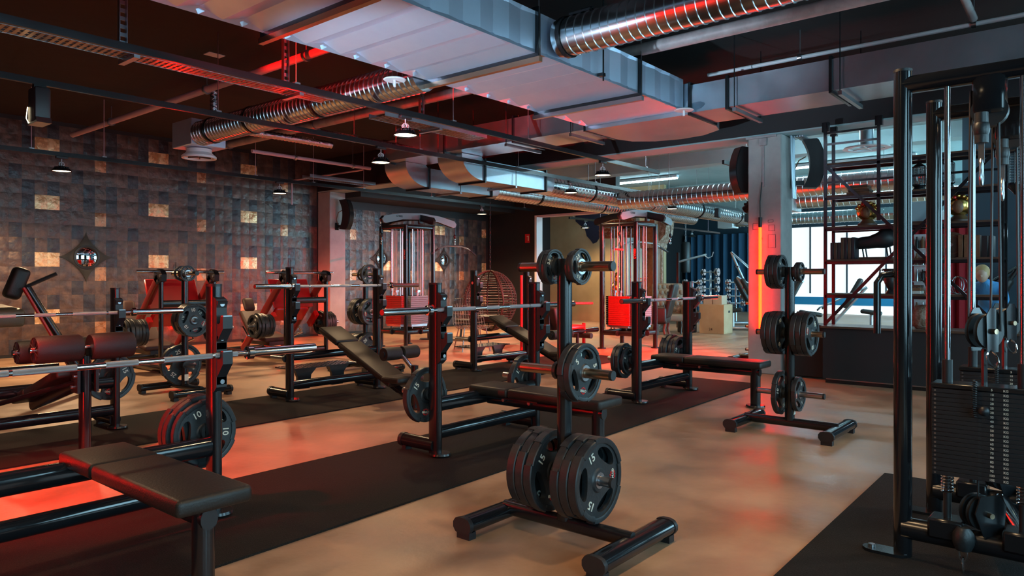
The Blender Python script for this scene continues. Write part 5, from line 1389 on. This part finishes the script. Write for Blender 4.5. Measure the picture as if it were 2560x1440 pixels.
# carved pillar
cp = thing('carved_pillar', 'carved brown wooden pillar with white-trimmed capital behind the right-hand tower', 'pillar', (16.0, 8.75, 0))
MB().rbox((0, 0, .2), (.5, .5, .4), .02, 1).obj('base', 'carved', cp)
MB().tube([(0, 0, .4), (0, 0, 2.05)], .17, 18).obj('shaft', 'wood', cp)
for k in range(4):
    a = k * math.pi / 2 + .78
    MB().tube([(.19 * math.cos(a), .19 * math.sin(a), .4), (.19 * math.cos(a), .19 * math.sin(a), 2.05)], .045, 10).obj('fluted_rib', 'carved', cp)
MB().rbox((0, 0, 2.12), (.5, .5, .14), .03, 2).obj('neck_block', 'carved', cp)
MB().prism([(-.25, 2.18), (.25, 2.18), (.40, 2.38), (.44, 2.72), (-.44, 2.72), (-.40, 2.38)], 'XZ', -.26, .26).obj('capital', 'wood', cp)
MB().prism([(-.25, 2.2), (.25, 2.2), (.42, 2.38), (.46, 2.72), (-.46, 2.72), (-.42, 2.38)], 'YZ', -.2, .2).obj('capital', 'carved', cp)
cl_ = thing('carved_lintel', 'dense carved wooden lintel beside the pillar capital', 'carving', (16.0, 9.75, 2.45))
m = MB().rbox((0, 0, .15), (.22, 1.1, .5), .02, 1)
m.obj('board', 'wood', cl_)
m = MB(); rnd = random.Random(4)
for k in range(150):
    m.ball((-.115, rnd.uniform(-.52, .52), .15 + rnd.uniform(-.22, .22)), rnd.uniform(.015, .035), 6, 4, (.5, 1, 1))
o = m.obj('carved_relief', 'carved', cl_, 60); o['kind'] = 'stuff'
MB().tube([(0, .5, -2.45), (0, .5, -.1)], .07, 12).obj('post', 'carved', cl_)
# golden statue and red flowers
bu = thing('golden_statue', 'golden statue standing behind the cables of the right-hand tower', 'statue', (14.6, 8.95, 0))
MB().rbox((0, 0, .35), (.4, .4, .7), .02, 1).obj('pedestal', 'paper', bu)
MB().lathe([(0, .7), (.17, .7), (.18, .78), (.12, .9), (.14, 1.05), (.15, 1.15), (.08, 1.24), (.05, 1.27), (0, 1.27)], (0, 0, 0), 'Z', 16).ball((0, 0, 1.35), .09, 12, 8, (1, .9, 1.15)).obj('figure', 'gold', bu, 60)
fl_ = thing('flower_vase', 'white vase with red flowers beside the carved pillar', 'flowers', (14.9, 8.5, 0))
MB().box((0, 0, .35), (.28, .28, .70)).obj('stand', 'paper', fl_)
MB().lathe([(0, .70), (.05, .70), (.03, .78), (.05, .95), (.03, 1.0), (0, 1.0)], (0, 0, 0), 'Z', 14).obj('vase', 'white_metal', fl_)
rnd = random.Random(9)
for k in range(9):
    a = rnd.uniform(0, 6.28); r_ = rnd.uniform(.08, .22); z = rnd.uniform(1.15, 1.38)
    MB().tube([(0, 0, .98), (r_ * .6 * math.cos(a), r_ * .6 * math.sin(a), (z + .98) / 2 + .05), (r_ * math.cos(a), r_ * math.sin(a), z)], .006, 5).obj('stem', 'wicker', fl_)
    f_ = MB()
    for q in range(5):
        b = q * 1.257; f_.ball((r_ * math.cos(a) + .03 * math.cos(b), r_ * math.sin(a) + .03 * math.sin(b), z), .024, 6, 4, (1, 1, .5))
    f_.obj('blossom', 'flower', fl_)
# tufted armchairs
def armchair(label, x, y, rz, m1):
    t = thing('tufted_armchair', label, 'armchair', (x, y, 0), rz, 'tufted armchairs')
    MB().rbox((0, 0, .40), (.62, .66, .16), .05, 3).obj('seat', m1, t, 60)
    rot = Matrix.Rotation(R(-14), 3, 'Y')
    MB().rbox((-.36, 0, .82), (.12, .72, .76), .05, 3, rot).obj('backrest', m1, t, 60)
    b = MB()
    for i in range(6):
        for j in range(5):
            p = rot @ Vector((.062, -.29 + .116 * i + (.058 if j % 2 else 0) - .03, -.28 + .14 * j)); b.ball((p.x - .36, p.y, p.z + .82), .055, 8, 6, (.42, 1, 1.15))
    o = b.obj('tufting', m1, t, 60); o['kind'] = 'stuff'
    for s_ in (-1, 1):
        MB().rbox((-.02, s_ * .36, .52), (.58, .12, .34), .05, 3).obj('armrest', m1, t, 60)
        MB().lathe([(0, -.005), (.07, -.005), (.07, .005), (0, .005)], (.27, s_ * .36, .62), 'X', 14).obj('arm_scroll', 'wood_dark', t)
        for xx in (.25, -.28):
            MB().tube([(xx, s_ * .3, .33), (xx + .03, s_ * .31, .2), (xx, s_ * .3, .08), (xx + .02, s_ * .3, 0)], .028, 8).obj('leg', 'wood_dark', t)
    return t
armchair('cream tufted armchair with curved dark legs by the carved pillar', 15.3, 7.95, R(215), 'capitone')
armchair('dark armchair seen side-on in front of the cream one', 14.2, 7.75, R(110), 'leather')
# boxes and bin
bx = thing('plyo_box', 'tall plywood jump box standing right of the dark bin', 'box', (16.4, 7.3, 0))
MB().rbox((0, 0, .345), (.50, .62, .69), .004, 1).obj('body', 'plywood', bx)
MB().rbox((.05, -.311, .52), (.10, .004, .05), .001, 1).obj('hand_slot', 'black_plastic', bx)
tx = link('lettering', text_mesh('24', .09, 'wood_dark'), bx); tx.matrix_local = Matrix.Translation((-.252, .02, .1)) @ Matrix.Rotation(-math.pi / 2, 4, 'Z') @ Matrix.Rotation(math.pi / 2, 4, 'X')
for i in range(2):
    tag(MB().rbox((16.4, 7.44 - i * .24, .69 + .105), (.30, .225, .21), .004, 1).obj('cardboard_box', 'card'), ['left', 'right'][i] + ' cardboard box on top of the plywood box', 'box', 'cardboard boxes')
bn = thing('waste_bin', 'tall round dark bin left of the plywood box', 'bin', (16.2, 7.95, 0))
MB().lathe([(0, 0), (.22, 0), (.23, .02), (.23, .80), (.215, .82), (.20, .80), (0, .78)], (0, 0, 0), 'Z', 26).obj('body', 'black_plastic', bn)
# ------------------------------------------------------------------ machines in the far hall
def mini_tree(label, x, y, s=1.0):
    t = thing('dumbbell_stand', label, 'dumbbell rack', (x, y, 0), 0, 'far hall equipment')
    MB().oval((0, 0, 0), (0, 0, 1.55 * s), .06, .06, (0, 1, 0)).box((0, 0, .03), (.5, .6, .06)).obj('post', 'galv', t)
    rnd = random.Random(int(x * 10))
    for z in (.75, 1.0, 1.25, 1.5):
        for s_ in (-1, 1):
            MB().tube([(0, s_ * .03, z * s), (-.02, s_ * .3, z * s)], .02, 8).obj('arm', 'galv', t)
            r = rnd.uniform(.07, .12)
            MB().lathe([(.02, -.05), (r, -.05), (r, -.02), (.03, -.015), (.03, .015), (r, .02), (r, .05), (.02, .05)], (-.02, s_ * .22, z * s), 'Y', 14).obj('dumbbell', 'steel', t)
    return t
mini_tree('silver dumbbell tree in front of the blue curtain', 20.5, 9.3)
mini_tree('lower silver dumbbell stand in front of the dark panels', 19.3, 9.3, .8)
mini_tree('lower silver dumbbell stand left of the slanted press', 20.0, 8.3, .8)
def far_press(label, x, y, rz, hi=2.0, mt='galv'):
    t = thing('plate_machine', label, 'gym machine', (x, y, 0), rz, 'far hall equipment')
    MB().oval((-.8, 0, .06), (.9, 0, .06), .09, .10, (0, 0, 1)).obj('base_rail', mt, t)
    MB().oval((.7, -.4, .06), (.7, .4, .06), .09, .10, (0, 0, 1)).obj('base_rail', mt, t)
    MB().oval((.6, 0, .06), (-.25, 0, hi), .07, .11, (0, 1, 0)).obj('mast', mt, t)
    for s_ in (-1, 1):
        MB().oval((-.25, s_ * .06, hi), (.75, s_ * .28, hi * .55), .04, .06, (0, 1, 0)).obj('press_arm', mt, t)
        MB().tube([(.75, s_ * .28, hi * .55), (.78, s_ * .5, hi * .5)], .022, 8).obj('handle', 'black_plastic', t)
        MB().tube([(-.1, s_ * .1, hi * .8), (-.1, s_ * .42, hi * .8)], .024, 8).obj('plate_peg', 'chrome', t)
    MB().rbox((.05, 0, .95), (.12, .34, .8), .05, 2, Matrix.Rotation(R(-28), 3, 'Y')).obj('back_pad', 'leather', t, 60)
    MB().rbox((-.35, 0, .5), (.46, .36, .1), .04, 2, Matrix.Rotation(R(-8), 3, 'Y')).obj('seat_pad', 'leather', t, 60)
    MB().oval((-.35, 0, .06), (-.35, 0, .46), .07, .07, (0, 1, 0)).obj('seat_post', mt, t)
    return t
far_press('tall slanted plate-loaded machine left of the concrete column', 19.6, 8.0, R(-60), 2.05)
far_press('second slanted machine low in front of the blue curtain', 17.6, 7.0, R(-70), 1.35)
far_press('grey slanted machine right of the concrete column before the window', 17.0, 5.65, R(120), 1.55, 'blue_panel')
far_press('low machine behind the lower shelf opening, before the window', 18.6, 4.75, R(100), 1.1, 'galv')
far_press('dark plate machine behind the right end of the shelf', 13.6, 1.35, R(90), 1.5, 'black_metal')
rb_ = thing('wall_rack_arm', 'slim black bar rack with hooks against the dark panels', 'rack', (17.6, 8.9, 0))
MB().box((0, 0, 1.0), (.06, .06, 2.0)).obj('post', 'black_metal', rb_)
MB().tube([(0, 0, 1.75), (.55, -.55, 1.95)], .03, 8).tube([(.5, -.5, 1.94), (.55, -.6, 1.85), (.62, -.68, 1.9), (.66, -.7, 2.02)], .014, 6).obj('hook_arm', 'steel', rb_)
pk = thing('punch_bag', 'slim dark hanging bag in front of the blue curtain', 'punch bag', (21.5, 10.6, 0))
MB().lathe([(0, 1.5), (.13, 1.5), (.15, 1.55), (.15, 2.4), (.12, 2.48), (0, 2.5)], (0, 0, 0), 'Z', 16).obj('bag', 'black_plastic', pk)
chain(MB(), (0, 0, 2.5), (0, 0, 4.0), .02, .08).obj('chain', 'steel', pk)
rp = thing('grey_air_grille', 'flat round white ceiling grille seen above the shelf', 'vent', (12.0, 2.9, 3.3))
MB().lathe([(.26, .03), (.33, .02), (.34, .0), (.26, .0), (.26, .03)], (0, 0, 0), 'Z', 28).obj('rim', 'white_metal', rp)
m = MB()
for k in range(6):
    a = k * math.pi / 3; m.box((.13 * math.cos(a), .13 * math.sin(a), .012), (.27, .02, .012), Matrix.Rotation(a, 3, 'Z'))
m.obj('vane', 'white_metal', rp)
MB().tube([(0, 0, .02), (0, 0, .7)], .1, 16).obj('duct_neck', 'galv', rp)
lw = thing('wall_light', 'small bright white light at the right edge beyond the frame', 'light', (13.8, .85, 2.02))
MB().rbox((0, 0, 0), (.05, .22, .13), .01, 1).obj('housing', 'white_metal', lw)
MB().box((-.03, 0, 0), (.01, .2, .11)).obj('glow', 'light_tube', lw)
struct(slab('wall_side', 13.9, 14.0, -3.2, 1.9, 0, CEIL, 'blue_panel'))

tag(MB().box((4.37, 8.31, 3.997), (.20, .14, .008)).obj('ceiling_label', 'white_metal'), 'small white rectangular plate on the black ceiling at upper left', 'label')
